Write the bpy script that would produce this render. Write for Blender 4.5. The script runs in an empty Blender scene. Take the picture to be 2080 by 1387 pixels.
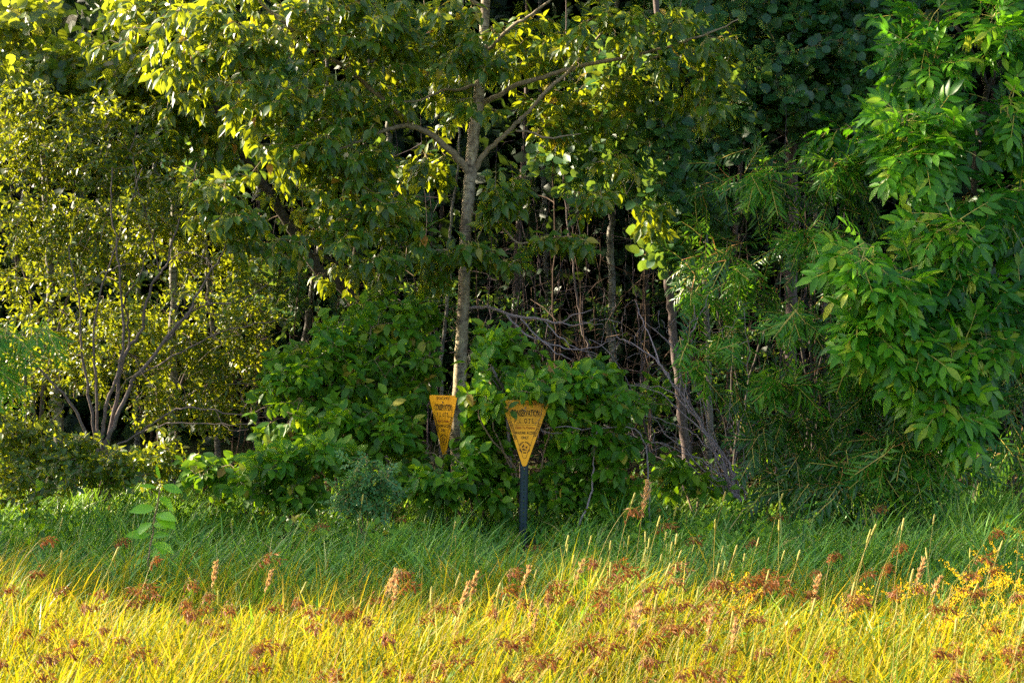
import bpy, math
import numpy as np
from mathutils import Matrix, Vector

R = np.random.default_rng(11)
sc = bpy.context.scene
COL = sc.collection

# ------------------------------------------------------------------ camera
F, CX, CY = 3600.0, 1040.0, 693.5          # focal length and centre in photo pixels (2080 x 1387)
EYE = 1.7
PITCH = math.atan(93.5 / F)
cam_d = bpy.data.cameras.new("camera")
cam = bpy.data.objects.new("camera", cam_d)
COL.objects.link(cam)
cam.location = (0, 0, EYE)
cam.rotation_euler = (math.pi / 2 - PITCH, 0, 0)
cam_d.sensor_width = 36.0
cam_d.sensor_fit = 'HORIZONTAL'
cam_d.lens = 36.0 * F / 2080.0
cam_d.clip_end = 600
cam_d.dof.use_dof = True
cam_d.dof.focus_distance = 12.8
cam_d.dof.aperture_fstop = 13
sc.camera = cam

# ------------------------------------------------------------------ light
SUN_EL, SUN_AZ = math.radians(24), math.radians(20)     # AZ: how far behind the tree line, measured from -X
to_sun = Vector((-math.cos(SUN_EL) * math.cos(SUN_AZ), math.cos(SUN_EL) * math.sin(SUN_AZ), math.sin(SUN_EL)))
world = bpy.data.worlds.new("World")
sc.world = world
world.use_nodes = True
nt = world.node_tree
bg = nt.nodes["Background"]
sky = nt.nodes.new("ShaderNodeTexSky")
sky.sky_type = 'NISHITA'
sky.sun_disc = False
sky.sun_elevation = SUN_EL
sky.sun_rotation = math.atan2(to_sun.x, to_sun.y) % (2 * math.pi)
sky.air_density = 1.0
sky.dust_density = 3.0
sky.ozone_density = 0.2
nt.links.new(sky.outputs[0], bg.inputs[0])
bg.inputs[1].default_value = 0.12
sun_d = bpy.data.lights.new("sun", 'SUN')
sun_d.energy = 5.0
sun_d.angle = math.radians(0.5)
sun_d.color = (1.0, 0.86, 0.62)
sun = bpy.data.objects.new("sun", sun_d)
COL.objects.link(sun)
sun.location = to_sun * 60
sun.rotation_euler = to_sun.to_track_quat('Z', 'Y').to_euler()
vs = sc.view_settings
vs.view_transform = 'Standard'
vs.look = 'None'
vs.gamma = 1.0
vs.use_curve_mapping = False
vs.exposure = 2.3
sc.cycles.use_denoising = False
sc.cycles.sample_clamp_indirect = 3.0
sc.cycles.max_bounces = 6
sc.cycles.diffuse_bounces = 4
sc.cycles.glossy_bounces = 2
sc.cycles.transmission_bounces = 4
sc.cycles.transparent_max_bounces = 4

# ------------------------------------------------------------------ helpers
def norm(a):
    return a / np.maximum(np.linalg.norm(a, axis=-1, keepdims=True), 1e-9)

def P(px, py, Y):
    """world point seen at photo pixel px, py and standing at distance Y"""
    dx, du = (px - CX) / F, (CY - py) / F
    dy = du * math.sin(PITCH) + math.cos(PITCH)
    dz = du * math.cos(PITCH) - math.sin(PITCH)
    k = Y / dy
    return np.array([dx * k, Y, EYE + dz * k])

def to_px(p):
    x, y, z = p[..., 0], p[..., 1], p[..., 2] - EYE
    dep = y * math.cos(PITCH) - z * math.sin(PITCH)
    up = y * math.sin(PITCH) + z * math.cos(PITCH)
    return CX + F * x / dep, CY - F * up / dep, dep

def mesh_from(name, V, tris=None, quads=None, mt=None, mq=None, mats=(), smooth=True):
    me = bpy.data.meshes.new(name)
    V = np.asarray(V, np.float32)
    tris = np.zeros((0, 3), np.int32) if tris is None else np.asarray(tris, np.int32).reshape(-1, 3)
    quads = np.zeros((0, 4), np.int32) if quads is None else np.asarray(quads, np.int32).reshape(-1, 4)
    me.vertices.add(len(V))
    me.vertices.foreach_set("co", V.ravel())
    lo = np.concatenate([tris.ravel(), quads.ravel()])
    me.loops.add(len(lo))
    me.loops.foreach_set("vertex_index", lo)
    n = len(tris) + len(quads)
    me.polygons.add(n)
    st = np.concatenate([np.arange(len(tris)) * 3, len(tris) * 3 + np.arange(len(quads)) * 4])
    me.polygons.foreach_set("loop_start", st.astype(np.int32))
    if mt is not None or mq is not None:
        a = np.zeros(len(tris), np.int32) if mt is None else mt
        b = np.zeros(len(quads), np.int32) if mq is None else mq
        me.polygons.foreach_set("material_index", np.concatenate([a, b]).astype(np.int32))
    me.polygons.foreach_set("use_smooth", np.full(n, smooth, bool))
    for m in mats:
        me.materials.append(m)
    me.update(calc_edges=True)
    return me

def link(name, data, parent=None, loc=(0, 0, 0)):
    o = bpy.data.objects.new(name, data)
    COL.objects.link(o)
    if parent is not None:
        o.parent = parent
    o.location = loc
    return o

def tag(o, label=None, cat=None, group=None, kind=None):
    if label: o['label'] = label
    if cat: o['category'] = cat
    if group: o['group'] = group
    if kind: o['kind'] = kind
    return o

def thing(name, label, cat, loc=(0, 0, 0), group=None):
    return tag(link(name, None, None, loc), label, cat, group)

def copy_thing(src, loc, rotz, scale=1.0, label=None, group=None):
    r = src.copy(); COL.objects.link(r)
    r.location = loc; r.rotation_euler = (0, 0, rotz); r.scale = (scale,) * 3
    if label: r['label'] = label
    if group: r['group'] = group
    for ch in list(src.children):
        c = ch.copy(); COL.objects.link(c); c.parent = r
        for g in list(ch.children):
            d = g.copy(); COL.objects.link(d); d.parent = c
    return r

def tubes(polys, sides):
    """tube geometry round polylines, each an array (m, 4) of x, y, z, radius"""
    by = {}
    for p in polys:
        by.setdefault(len(p), []).append(p)
    Vs, Qs, off = [], [], 0
    ang = np.arange(sides) * 2 * math.pi / sides
    ca, sa = np.cos(ang), np.sin(ang)
    for m, L in by.items():
        A = np.stack(L)
        B = len(A)
        X = A[..., :3]
        T = np.empty_like(X)
        T[:, 1:-1] = X[:, 2:] - X[:, :-2]
        T[:, 0] = X[:, 1] - X[:, 0]
        T[:, -1] = X[:, -1] - X[:, -2]
        T = norm(T)
        mean = norm(X[:, -1] - X[:, 0])
        ref = np.where(np.abs(mean[:, 2:3]) > 0.8, np.array([[0.93, 0.36, 0.05]]), np.array([[0.05, 0.1, 0.99]]))
        N1 = norm(np.cross(T, ref[:, None, :]))
        N2 = np.cross(T, N1)
        rr = A[..., 3][..., None, None]
        V = X[:, :, None, :] + rr * (N1[:, :, None, :] * ca[None, None, :, None] + N2[:, :, None, :] * sa[None, None, :, None])
        idx = np.arange(B * m * sides).reshape(B, m, sides) + off
        a, b = idx[:, :-1], idx[:, 1:]
        a2, b2 = np.roll(a, -1, 2), np.roll(b, -1, 2)
        Qs.append(np.stack([a, a2, b2, b], -1).reshape(-1, 4))
        Vs.append(V.reshape(-1, 3))
        off += B * m * sides
    return np.concatenate(Vs), np.concatenate(Qs)

def spline(pts, per=4, jit=0.0):
    """Catmull-Rom through (x, y, z, r) rows, slightly wobbling"""
    p = np.asarray(pts, float)
    q = np.vstack([2 * p[0] - p[1], p, 2 * p[-1] - p[-2]])
    out = []
    for i in range(1, len(q) - 2):
        for k in range(per):
            t = k / per
            a, b, c, d = q[i - 1], q[i], q[i + 1], q[i + 2]
            out.append(0.5 * (2 * b + (c - a) * t + (2 * a - 5 * b + 4 * c - d) * t * t + (3 * b - a - 3 * c + d) * t ** 3))
    out.append(p[-1])
    o = np.array(out)
    if jit:
        o[1:-1, :3] += R.normal(0, 1, (len(o) - 2, 3)) * jit
    o[:, 3] = np.maximum(o[:, 3], 0.0008)
    return o

def pixline(rows, r0, r1, per=4, jit=0.0, Y=None):
    """rows of (px, py[, Y]) -> smooth polyline with the radius going from r0 to r1"""
    n = len(rows)
    w = []
    for i, q in enumerate(rows):
        y = q[2] if len(q) > 2 else (Y[0] + (Y[1] - Y[0]) * i / (n - 1) if isinstance(Y, tuple) else Y)
        w.append([*P(q[0], q[1], y), r0 + (r1 - r0) * i / (n - 1)])
    return spline(w, per, jit)

# ------------------------------------------------------------------ materials
def newmat(name):
    m = bpy.data.materials.new(name)
    m.use_nodes = True
    t = m.node_tree
    for n in list(t.nodes):
        t.nodes.remove(n)
    out = t.nodes.new("ShaderNodeOutputMaterial")
    return m, t, out

def ramp_node(t, cols):
    r = t.nodes.new("ShaderNodeValToRGB")
    e = r.color_ramp.elements
    while len(e) < len(cols):
        e.new(0.5)
    for i, (p, c) in enumerate(cols):
        e[i].position = p
        e[i].color = (*c, 1)
    return r

def random_value(t):
    oi = t.nodes.new("ShaderNodeObjectInfo")
    ge = t.nodes.new("ShaderNodeNewGeometry")
    ad = t.nodes.new("ShaderNodeMath"); ad.operation = 'ADD'
    fr = t.nodes.new("ShaderNodeMath"); fr.operation = 'FRACT'
    t.links.new(oi.outputs["Random"], ad.inputs[0])
    t.links.new(ge.outputs["Random Per Island"], ad.inputs[1])
    t.links.new(ad.outputs[0], fr.inputs[0])
    return fr

def leafmat(name, cols, trans, tfac=0.4, rough=0.38, spec=0.5):
    m, t, out = newmat(name)
    fr = random_value(t)
    rp = ramp_node(t, cols)
    t.links.new(fr.outputs[0], rp.inputs[0])
    # a slow mottling so that a blade is never one flat colour
    tc = t.nodes.new("ShaderNodeTexCoord")
    no = t.nodes.new("ShaderNodeTexNoise"); no.inputs["Scale"].default_value = 26.0; no.inputs["Detail"].default_value = 2.0
    t.links.new(tc.outputs["Object"], no.inputs["Vector"])
    hs = t.nodes.new("ShaderNodeMixRGB"); hs.blend_type = 'MULTIPLY'; hs.inputs[0].default_value = 0.55
    gr = ramp_node(t, [(0.3, (0.6, 0.62, 0.6)), (0.7, (1.25, 1.2, 1.1))])
    t.links.new(no.outputs[0], gr.inputs[0])
    t.links.new(rp.outputs[0], hs.inputs[1]); t.links.new(gr.outputs[0], hs.inputs[2])
    bs = t.nodes.new("ShaderNodeBsdfPrincipled")
    bs.inputs["Roughness"].default_value = rough
    bs.inputs["Specular IOR Level"].default_value = spec
    t.links.new(hs.outputs[0], bs.inputs["Base Color"])
    tr = t.nodes.new("ShaderNodeBsdfTranslucent")
    mx = t.nodes.new("ShaderNodeMixRGB"); mx.blend_type = 'MIX'; mx.inputs[0].default_value = 0.75
    sc_ = t.nodes.new("ShaderNodeMixRGB"); sc_.blend_type = 'MULTIPLY'; sc_.inputs[0].default_value = 1.0
    sc_.inputs[2].default_value = (2.6, 2.2, 1.2, 1)
    t.links.new(rp.outputs[0], sc_.inputs[1])
    t.links.new(sc_.outputs[0], mx.inputs[1]); mx.inputs[2].default_value = (*trans, 1)
    t.links.new(mx.outputs[0], tr.inputs["Color"])
    ms = t.nodes.new("ShaderNodeMixShader"); ms.inputs[0].default_value = tfac
    t.links.new(bs.outputs[0], ms.inputs[1]); t.links.new(tr.outputs[0], ms.inputs[2])
    t.links.new(ms.outputs[0], out.inputs[0])
    return m

def barkmat(name, cols, scale=(9, 9, 2.5), rough=0.85, bump=0.35, lenticel=0.0):
    m, t, out = newmat(name)
    tc = t.nodes.new("ShaderNodeTexCoord")
    mp = t.nodes.new("ShaderNodeMapping"); mp.inputs["Scale"].default_value = scale
    no = t.nodes.new("ShaderNodeTexNoise"); no.inputs["Scale"].default_value = 4.0; no.inputs["Detail"].default_value = 6.0; no.inputs["Roughness"].default_value = 0.65
    t.links.new(tc.outputs["Object"], mp.inputs[0]); t.links.new(mp.outputs[0], no.inputs["Vector"])
    rp = ramp_node(t, cols)
    t.links.new(no.outputs[0], rp.inputs[0])
    col = rp.outputs[0]
    if lenticel:
        n3 = t.nodes.new("ShaderNodeTexNoise"); n3.inputs["Scale"].default_value = 5.0; n3.inputs["Detail"].default_value = 4.0
        t.links.new(tc.outputs["Object"], n3.inputs["Vector"])
        r3 = ramp_node(t, [(0.35, (0.45, 0.43, 0.42)), (0.5, (1.0, 1.0, 1.0)), (0.66, (1.25, 1.28, 1.12))])
        t.links.new(n3.outputs[0], r3.inputs[0])
        m3 = t.nodes.new("ShaderNodeMixRGB"); m3.blend_type = 'MULTIPLY'; m3.inputs[0].default_value = 1.0
        t.links.new(col, m3.inputs[1]); t.links.new(r3.outputs[0], m3.inputs[2])
        col = m3.outputs[0]
        mp2 = t.nodes.new("ShaderNodeMapping"); mp2.inputs["Scale"].default_value = (7, 7, 42)
        n2 = t.nodes.new("ShaderNodeTexNoise"); n2.inputs["Scale"].default_value = 2.2; n2.inputs["Detail"].default_value = 3.0
        t.links.new(tc.outputs["Object"], mp2.inputs[0]); t.links.new(mp2.outputs[0], n2.inputs["Vector"])
        r2 = ramp_node(t, [(0.36, (0.12, 0.1, 0.09)), (0.44, (1, 1, 1))])
        t.links.new(n2.outputs[0], r2.inputs[0])
        mu = t.nodes.new("ShaderNodeMixRGB"); mu.blend_type = 'MULTIPLY'; mu.inputs[0].default_value = lenticel
        t.links.new(col, mu.inputs[1]); t.links.new(r2.outputs[0], mu.inputs[2])
        col = mu.outputs[0]
    bs = t.nodes.new("ShaderNodeBsdfPrincipled")
    bs.inputs["Roughness"].default_value = rough
    bs.inputs["Specular IOR Level"].default_value = 0.25
    t.links.new(col, bs.inputs["Base Color"])
    bp = t.nodes.new("ShaderNodeBump"); bp.inputs["Strength"].default_value = bump; bp.inputs["Distance"].default_value = 0.01
    t.links.new(no.outputs[0], bp.inputs["Height"]); t.links.new(bp.outputs[0], bs.inputs["Normal"])
    t.links.new(bs.outputs[0], out.inputs[0])
    return m

def plainmat(name, cols, rough=0.5, spec=0.4, scale=20.0, metallic=0.0, bump=0.0):
    m, t, out = newmat(name)
    tc = t.nodes.new("ShaderNodeTexCoord")
    no = t.nodes.new("ShaderNodeTexNoise"); no.inputs["Scale"].default_value = scale; no.inputs["Detail"].default_value = 5.0
    t.links.new(tc.outputs["Object"], no.inputs["Vector"])
    rp = ramp_node(t, cols)
    t.links.new(no.outputs[0], rp.inputs[0])
    bs = t.nodes.new("ShaderNodeBsdfPrincipled")
    bs.inputs["Roughness"].default_value = rough
    bs.inputs["Specular IOR Level"].default_value = spec
    bs.inputs["Metallic"].default_value = metallic
    t.links.new(rp.outputs[0], bs.inputs["Base Color"])
    if bump:
        bp = t.nodes.new("ShaderNodeBump"); bp.inputs["Strength"].default_value = bump
        t.links.new(no.outputs[0], bp.inputs["Height"]); t.links.new(bp.outputs[0], bs.inputs["Normal"])
    t.links.new(bs.outputs[0], out.inputs[0])
    return m

M = {}
M['poplar'] = leafmat('poplar_leaf', [(0, (0.014, 0.065, 0.006)), (0.55, (0.03, 0.10, 0.007)), (0.95, (0.08, 0.15, 0.010)), (0.985, (0.3, 0.24, 0.02)), (1.0, (0.35, 0.12, 0.02))], (0.5, 0.53, 0.012), 0.42, 0.40, 0.45)
M['aspen'] = leafmat('aspen_leaf', [(0, (0.016, 0.07, 0.025)), (0.6, (0.026, 0.11, 0.034)), (1, (0.06, 0.16, 0.035))], (0.3, 0.42, 0.03), 0.35, 0.4, 0.5)  # blue cast of sky reflection put into the leaf colour
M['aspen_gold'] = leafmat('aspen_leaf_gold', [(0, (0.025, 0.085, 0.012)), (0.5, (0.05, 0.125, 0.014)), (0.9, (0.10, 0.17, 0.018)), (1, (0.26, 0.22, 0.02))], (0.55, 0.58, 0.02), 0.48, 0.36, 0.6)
M['ash'] = leafmat('ash_leaf', [(0, (0.008, 0.055, 0.004)), (0.5, (0.016, 0.10, 0.005)), (0.85, (0.04, 0.16, 0.008)), (0.95, (0.10, 0.23, 0.012)), (1, (0.24, 0.28, 0.02))], (0.18, 0.5, 0.008), 0.38, 0.45, 0.33)
M['dogwood'] = leafmat('dogwood_leaf', [(0, (0.016, 0.07, 0.003)), (0.5, (0.05, 0.15, 0.004)), (0.88, (0.11, 0.23, 0.007)), (0.96, (0.16, 0.25, 0.01)), (0.985, (0.32, 0.25, 0.03)), (1, (0.26, 0.12, 0.03))], (0.3, 0.5, 0.008), 0.36, 0.5, 0.3)
M['willow'] = leafmat('willow_leaf', [(0, (0.008, 0.055, 0.005)), (0.6, (0.018, 0.095, 0.007)), (1, (0.07, 0.18, 0.012))], (0.22, 0.45, 0.015), 0.32, 0.4, 0.5)
M['shrub'] = leafmat('small_shrub_leaf', [(0, (0.014, 0.06, 0.006)), (0.5, (0.03, 0.09, 0.008)), (0.92, (0.07, 0.13, 0.012)), (1, (0.2, 0.13, 0.03))], (0.48, 0.5, 0.012), 0.45, 0.38, 0.5)
M['ash_young'] = leafmat('young_ash_leaf', [(0, (0.02, 0.11, 0.004)), (0.5, (0.06, 0.2, 0.006)), (0.88, (0.13, 0.3, 0.010)), (1, (0.34, 0.38, 0.03))], (0.25, 0.6, 0.012), 0.38, 0.45, 0.35)
M['willow_young'] = leafmat('young_willow_leaf', [(0, (0.02, 0.12, 0.006)), (0.6, (0.05, 0.19, 0.008)), (1, (0.14, 0.26, 0.015))], (0.3, 0.6, 0.02), 0.36, 0.45, 0.35)
M['dogwood_young'] = leafmat('young_dogwood_leaf', [(0, (0.025, 0.115, 0.004)), (0.6, (0.05, 0.17, 0.006)), (1, (0.13, 0.24, 0.012))], (0.35, 0.58, 0.012), 0.38, 0.48, 0.3)
M['rose'] = leafmat('rose_leaf', [(0, (0.035, 0.12, 0.03)), (1, (0.08, 0.2, 0.055))], (0.2, 0.45, 0.05), 0.3, 0.5, 0.4)
M['wood_leaf'] = leafmat('woodland_leaf', [(0, (0.006, 0.026, 0.008)), (0.6, (0.010, 0.038, 0.010)), (1, (0.018, 0.05, 0.011))], (0.1, 0.16, 0.012), 0.25, 0.5, 0.35)  # greens darkened to paint in the shade deep in the wood
M['petiole'] = plainmat('leaf_stalk', [(0.3, (0.35, 0.3, 0.05)), (0.7, (0.45, 0.33, 0.07))], 0.5)
M['samara'] = leafmat('ash_seed', [(0, (0.3, 0.42, 0.03)), (1, (0.5, 0.5, 0.06))], (0.5, 0.55, 0.04), 0.35, 0.5)
M['bark_poplar'] = barkmat('poplar_bark', [(0.25, (0.06, 0.045, 0.035)), (0.45, (0.24, 0.19, 0.13)), (0.62, (0.38, 0.31, 0.22)), (0.8, (0.15, 0.12, 0.095))], (8, 8, 5), 0.8, 0.4, 0.75)
M['bark_branch'] = barkmat('branch_bark', [(0.3, (0.12, 0.09, 0.055)), (0.7, (0.30, 0.235, 0.155))], (12, 12, 12), 0.8, 0.3)
M['bark_birch'] = barkmat('pale_bark', [(0.3, (0.09, 0.08, 0.07)), (0.5, (0.19, 0.175, 0.155)), (0.75, (0.26, 0.24, 0.21))], (6, 6, 3), 0.75, 0.3, 0.9)
M['bark_grey'] = barkmat('grey_bark', [(0.3, (0.065, 0.048, 0.045)), (0.7, (0.18, 0.135, 0.125))], (14, 14, 8), 0.85, 0.3)
M['bark_dark'] = barkmat('dark_bark', [(0.3, (0.035, 0.028, 0.024)), (0.7, (0.09, 0.072, 0.06))], (10, 10, 4), 0.9, 0.4)
M['brown'] = barkmat('brown_stem', [(0.3, (0.035, 0.02, 0.014)), (0.7, (0.11, 0.068, 0.045))], (14, 14, 8), .85, .2)
M['purple'] = barkmat('purplish_stem', [(0.3, (0.04, 0.028, 0.032)), (0.7, (0.115, 0.085, 0.095))], (14, 14, 8), .85, .2)
M['dead'] = barkmat('dead_wood', [(0.3, (0.12, 0.092, 0.095)), (0.7, (0.31, 0.25, 0.255))], (14, 14, 14), 0.8, 0.3)
M['twig'] = barkmat('twig_bark', [(0.3, (0.12, 0.08, 0.05)), (0.7, (0.27, 0.19, 0.12))], (20, 20, 20), 0.7, 0.1)
M['twig_orange'] = barkmat('orange_twig', [(0.3, (0.30, 0.10, 0.03)), (0.7, (0.42, 0.2, 0.05))], (20, 20, 20), 0.6, 0.1)

# ------------------------------------------------------------------ leaf shapes (length 1 along +Y, face to +Z)
TM = {}
def blade(ts, ws, fold=0.25, curl=0.15, x0=0.0, y0=0.0, ang=0.0, scale=1.0, side_curl=0.0):
    ts, ws = np.array(ts, float), np.array(ws, float)
    V, tri, quad = [], [], []
    mid, lft, rgt = [], [], []
    for t, w in zip(ts, ws):
        z = -curl * t * t
        mid.append(len(V)); V.append([side_curl * t * t, t, z])
        if w > 0:
            lft.append(len(V)); V.append([side_curl * t * t - w, t + 0.02, z + fold * w])
            rgt.append(len(V)); V.append([side_curl * t * t + w, t + 0.02, z + fold * w])
        else:
            lft.append(mid[-1]); rgt.append(mid[-1])
    for i in range(len(ts) - 1):
        for s, E in ((0, lft), (1, rgt)):
            a, b, c, d = mid[i], mid[i + 1], E[i + 1], E[i]
            f = [v for k, v in enumerate((a, b, c, d)) if v not in (a, b, c, d)[:k]]
            if s: f = f[::-1]
            (tri if len(f) == 3 else quad).append(f)
    V = np.array(V) * scale
    c, s = math.cos(ang), math.sin(ang)
    V = np.stack([x0 + V[:, 0] * c + V[:, 1] * s, y0 - V[:, 0] * s + V[:, 1] * c, V[:, 2]], 1)
    return V, tri, quad

def join(parts):
    """parts: (V, tri, quad, material index) -> template"""
    V, T, Q, mt, mq, off = [], [], [], [], [], 0
    for v, t, q, m in parts:
        V.append(v)
        for f in t: T.append([k + off for k in f]); mt.append(m)
        for f in q: Q.append([k + off for k in f]); mq.append(m)
        off += len(v)
    return (np.concatenate(V), np.array(T, np.int32).reshape(-1, 3), np.array(Q, np.int32).reshape(-1, 4),
            np.array(mt, np.int32), np.array(mq, np.int32))

def strip(pts, w):
    V, q = [], []
    for i, p in enumerate(pts):
        ww = w * (1 - 0.4 * i / (len(pts) - 1))
        V += [[p[0] - ww, p[1], p[2]], [p[0] + ww, p[1], p[2]]]
        if i: q.append([2 * i - 2, 2 * i - 1, 2 * i + 1, 2 * i])
    return np.array(V, float), [], q

OV_T, OV_W = [0, .12, .35, .62, .85, 1], [0, .17, .26, .19, .06, 0]          # ovate, drawn-out tip
for k, (cu, fo, si) in enumerate([(0.10, 0.3, 0.0), (0.28, 0.45, 0.08), (0.2, 0.15, -0.08), (0.42, 0.5, 0.03)]):
    v, t, q = blade(OV_T, OV_W, fo, cu, y0=0.3, side_curl=si)
    TM['poplar', k] = join([(*strip([(0, 0, 0.05), (0, .16, 0.03), (0, .31, 0)], .016), 1), (v, t, q, 0)])
for k, (cu, fo) in enumerate([(0.05, 0.15), (-0.1, 0.3), (0.2, 0.2)]):
    v, t, q = blade([0, .1, .4, .75, .95, 1], [0, .28, .46, .36, .1, 0], fo, cu, y0=0.45)
    TM['round', k] = join([(*strip([(0, 0, 0), (0, .46, 0)], .014), 1), (v, t, q, 0)])
for k, (cu, fo, si) in enumerate([(0.12, 0.3, 0.0), (0.3, 0.35, 0.05), (0.22, 0.5, -0.06), (0.02, 0.2, 0.04)]):
    v, t, q = blade([0, .15, .42, .7, .9, 1], [0, .19, .29, .21, .07, 0], fo, cu, y0=0.08, side_curl=si)
    TM['oval', k] = join([(*strip([(0, 0, 0), (0, .09, 0)], .016), 1), (v, t, q, 0)])
for k, (cu, fo) in enumerate([(0.1, 0.2), (0.25, 0.3), (-0.05, 0.35)]):
    v, t, q = blade([0, .3, .7, 1], [0, .2, .17, 0], fo, cu)
    TM['small', k] = join([(v, t, q, 0)])
for k in range(3):                                                              # willow shoot: a dozen narrow leaves
    parts = [(*strip([(0, 0, 0), (0.01, .5, 0.02), (0.02, 1, -0.04)], .010), 1)]
    rr = np.random.default_rng(50 + k)
    for i in range(13):
        y = 0.08 + 0.9 * i / 13
        a = (1 if i % 2 else -1) * rr.uniform(0.5, 1.0)
        ln = rr.uniform(.3, .44) * (1 - 0.35 * max(0, y - .6))
        v, t, q = blade([0, .3, .7, 1], [0, .085, .06, 0], 0.4, rr.uniform(0.05, .5), x0=0.01, y0=y, ang=a, scale=ln)
        v[:, 2] += rr.uniform(-.25, .25) * (np.hypot(v[:, 0], v[:, 1] - y))
        parts.append((v, t, q, 0))
    TM['shoot', k] = join(parts)
for k in range(4):                                                              # ash leaf: seven leaflets on one stalk
    rr = np.random.default_rng(80 + k)
    dr = [0.12, 0.3, 0.45, 0.2][k]
    ps = [(0, 0, 0), (0, .35, -.12 * dr), (0, .7, -.49 * dr)]
    parts = [(*strip(ps, .010), 1)]
    for y, a, ln in ((.27, 1, .33), (.27, -1, .33), (.46, 1, .38), (.46, -1, .38), (.64, 1, .38), (.64, -1, .38), (.69, 0, .42)):
        an = a * rr.uniform(.75, 1.05)
        v, t, q = blade([0, .22, .5, .8, 1], [0, .15, .2, .11, 0], 0.3, rr.uniform(.05, .35), y0=y, ang=an, scale=ln)
        v[:, 2] += -y * y * dr - rr.uniform(-.05, .3) * np.hypot(v[:, 0], v[:, 1] - y)
        parts.append((v, t, q, 0))
    TM['ash', k] = join(parts)
for k in range(2):                                                              # rose leaf: seven tiny leaflets
    parts = [(*strip([(0, 0, 0), (0, .8, 0)], .012), 1)]
    rr = np.random.default_rng(120 + k)
    for y, a, ln in ((.3, 1, .3), (.3, -1, .3), (.52, 1, .32), (.52, -1, .32), (.74, 1, .32), (.74, -1, .32), (.78, 0, .34)):
        v, t, q = blade([0, .5, 1], [0, .3, 0], 0.25, .1, y0=y, ang=a * 1.15, scale=ln)
        v[:, 2] += rr.uniform(-.1, .1)
        parts.append((v, t, q, 0))
    TM['rose', k] = join(parts)
TM['card', 0] = join([(*blade([0, .45, 1], [0, .36, 0], 0.3, .15), 0)])
TM['card', 1] = join([(*blade([0, .5, 1], [0, .3, 0], -0.2, .1), 0)])
for k in range(2):                                                              # hanging bunch of ash keys
    rr = np.random.default_rng(140 + k)
    parts = []
    for i in range(16):
        v, t, q = blade([0, .6, 1], [0, .09, 0], 0.1, rr.uniform(-.2, .2), x0=rr.uniform(-.16, .16), y0=rr.uniform(0, .35), ang=rr.uniform(-.3, .3), scale=.62)
        v[:, 2] += rr.uniform(-.15, .15)
        parts.append((v, t, q, 0))
    TM['keys', k] = join(parts)
NV = {}
for (n, k) in TM: NV[n] = max(NV.get(n, 0), k + 1)

def scatter(tm, O, D, N, S):
    V, T, Q, mt, mq = tm
    Rt = np.cross(D, N)
    W = O[:, None, :] + S[:, None, None] * (V[None, :, 0:1] * Rt[:, None, :] + V[None, :, 1:2] * D[:, None, :] + V[None, :, 2:3] * N[:, None, :])
    o = (np.arange(len(O)) * len(V))[:, None, None]
    return (W.reshape(-1, 3), (T[None] + o).reshape(-1, 3), (Q[None] + o).reshape(-1, 4), np.tile(mt, len(O)), np.tile(mq, len(O)))

def stack(parts):
    V, T, Q, mt, mq, off = [], [], [], [], [], 0
    for v, t, q, a, b in parts:
        V.append(v); T.append(t + off); Q.append(q + off); mt.append(a); mq.append(b); off += len(v)
    return np.concatenate(V), np.concatenate(T), np.concatenate(Q), np.concatenate(mt), np.concatenate(mq)

# ------------------------------------------------------------------ plants
PLANTS = []
class Plant:
    def __init__(s, name, label, cat, base, leafmat=None, twig='twig', group=None, leaf='leaf', cap=0, bark='bark_branch'):
        s.name, s.label, s.cat, s.base, s.group = name, label, cat, np.array(base, float), group
        s.leafmat, s.twigmat, s.leafname, s.cap, s.bark = leafmat, twig, leaf, cap, bark
        s.solid, s.twigs, s.skel, s.inst, s.extra = [], [], np.zeros((0, 3)), {}, []
        PLANTS.append(s)
    def limb(s, line, name='branch', mat=None, sides=8, label=None, skel=True):
        s.solid.append((name, line, mat or s.bark, sides, label))
        if skel: s.skel = np.vstack([s.skel, line[1:, :3]])
        return line
    def add(s, tm, O, D, N, S, mat=None):
        k = R.integers(0, NV[tm], len(O))
        mat = M[mat] if isinstance(mat, str) else mat
        for v in range(NV[tm]):
            m = k == v
            if m.any(): s.inst.setdefault((tm, v, mat), []).append((O[m], D[m], N[m], S[m]))
    def reach(s, T, arch=0.1, r0=0.003, lim=9.0):
        """grow a twig from the nearest wood to every target; returns the direction each one arrives with"""
        A = np.zeros_like(T)
        d0 = np.min(np.linalg.norm(T[:, None, :] - s.skel[None], axis=2), axis=1)
        cap_ = np.zeros((len(s.skel) + len(T) * 6, 3)); n = len(s.skel); cap_[:n] = s.skel
        for i in np.argsort(d0):
            t = T[i]
            dd = np.linalg.norm(cap_[:n] - t, axis=1)
            j = int(np.argmin(dd)); d = dd[j]; p = cap_[j]
            m = int(min(6, max(3, d / 0.1)))
            u = np.linspace(0, 1, m)[:, None]
            L = p + (t - p) * u
            bend = np.array([0, 0, arch * d]) + R.normal(0, .09 * d, 3)
            L = L + bend * (4 * u * (1 - u))
            L[1:-1] += R.normal(0, .012, (m - 2, 3))
            rr = np.linspace(min(.009, r0 * .7 + .006 * d), .0013, m)
            s.twigs.append(np.column_stack([L, rr]))
            cap_[n:n + m - 1] = L[1:]; n += m - 1
            A[i] = L[-1] - L[-2]
        s.skel = cap_[:n].copy()
        return norm(A)

def in_blob(px, py, Y, rx, ry, rY, n):
    c = P(px, py, Y)
    u = norm(R.normal(0, 1, (n, 3))) * (R.uniform(0, 1, (n, 1)) ** 0.42)
    return c, c + u * np.array([rx * Y / F, rY, ry * Y / F])

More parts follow.
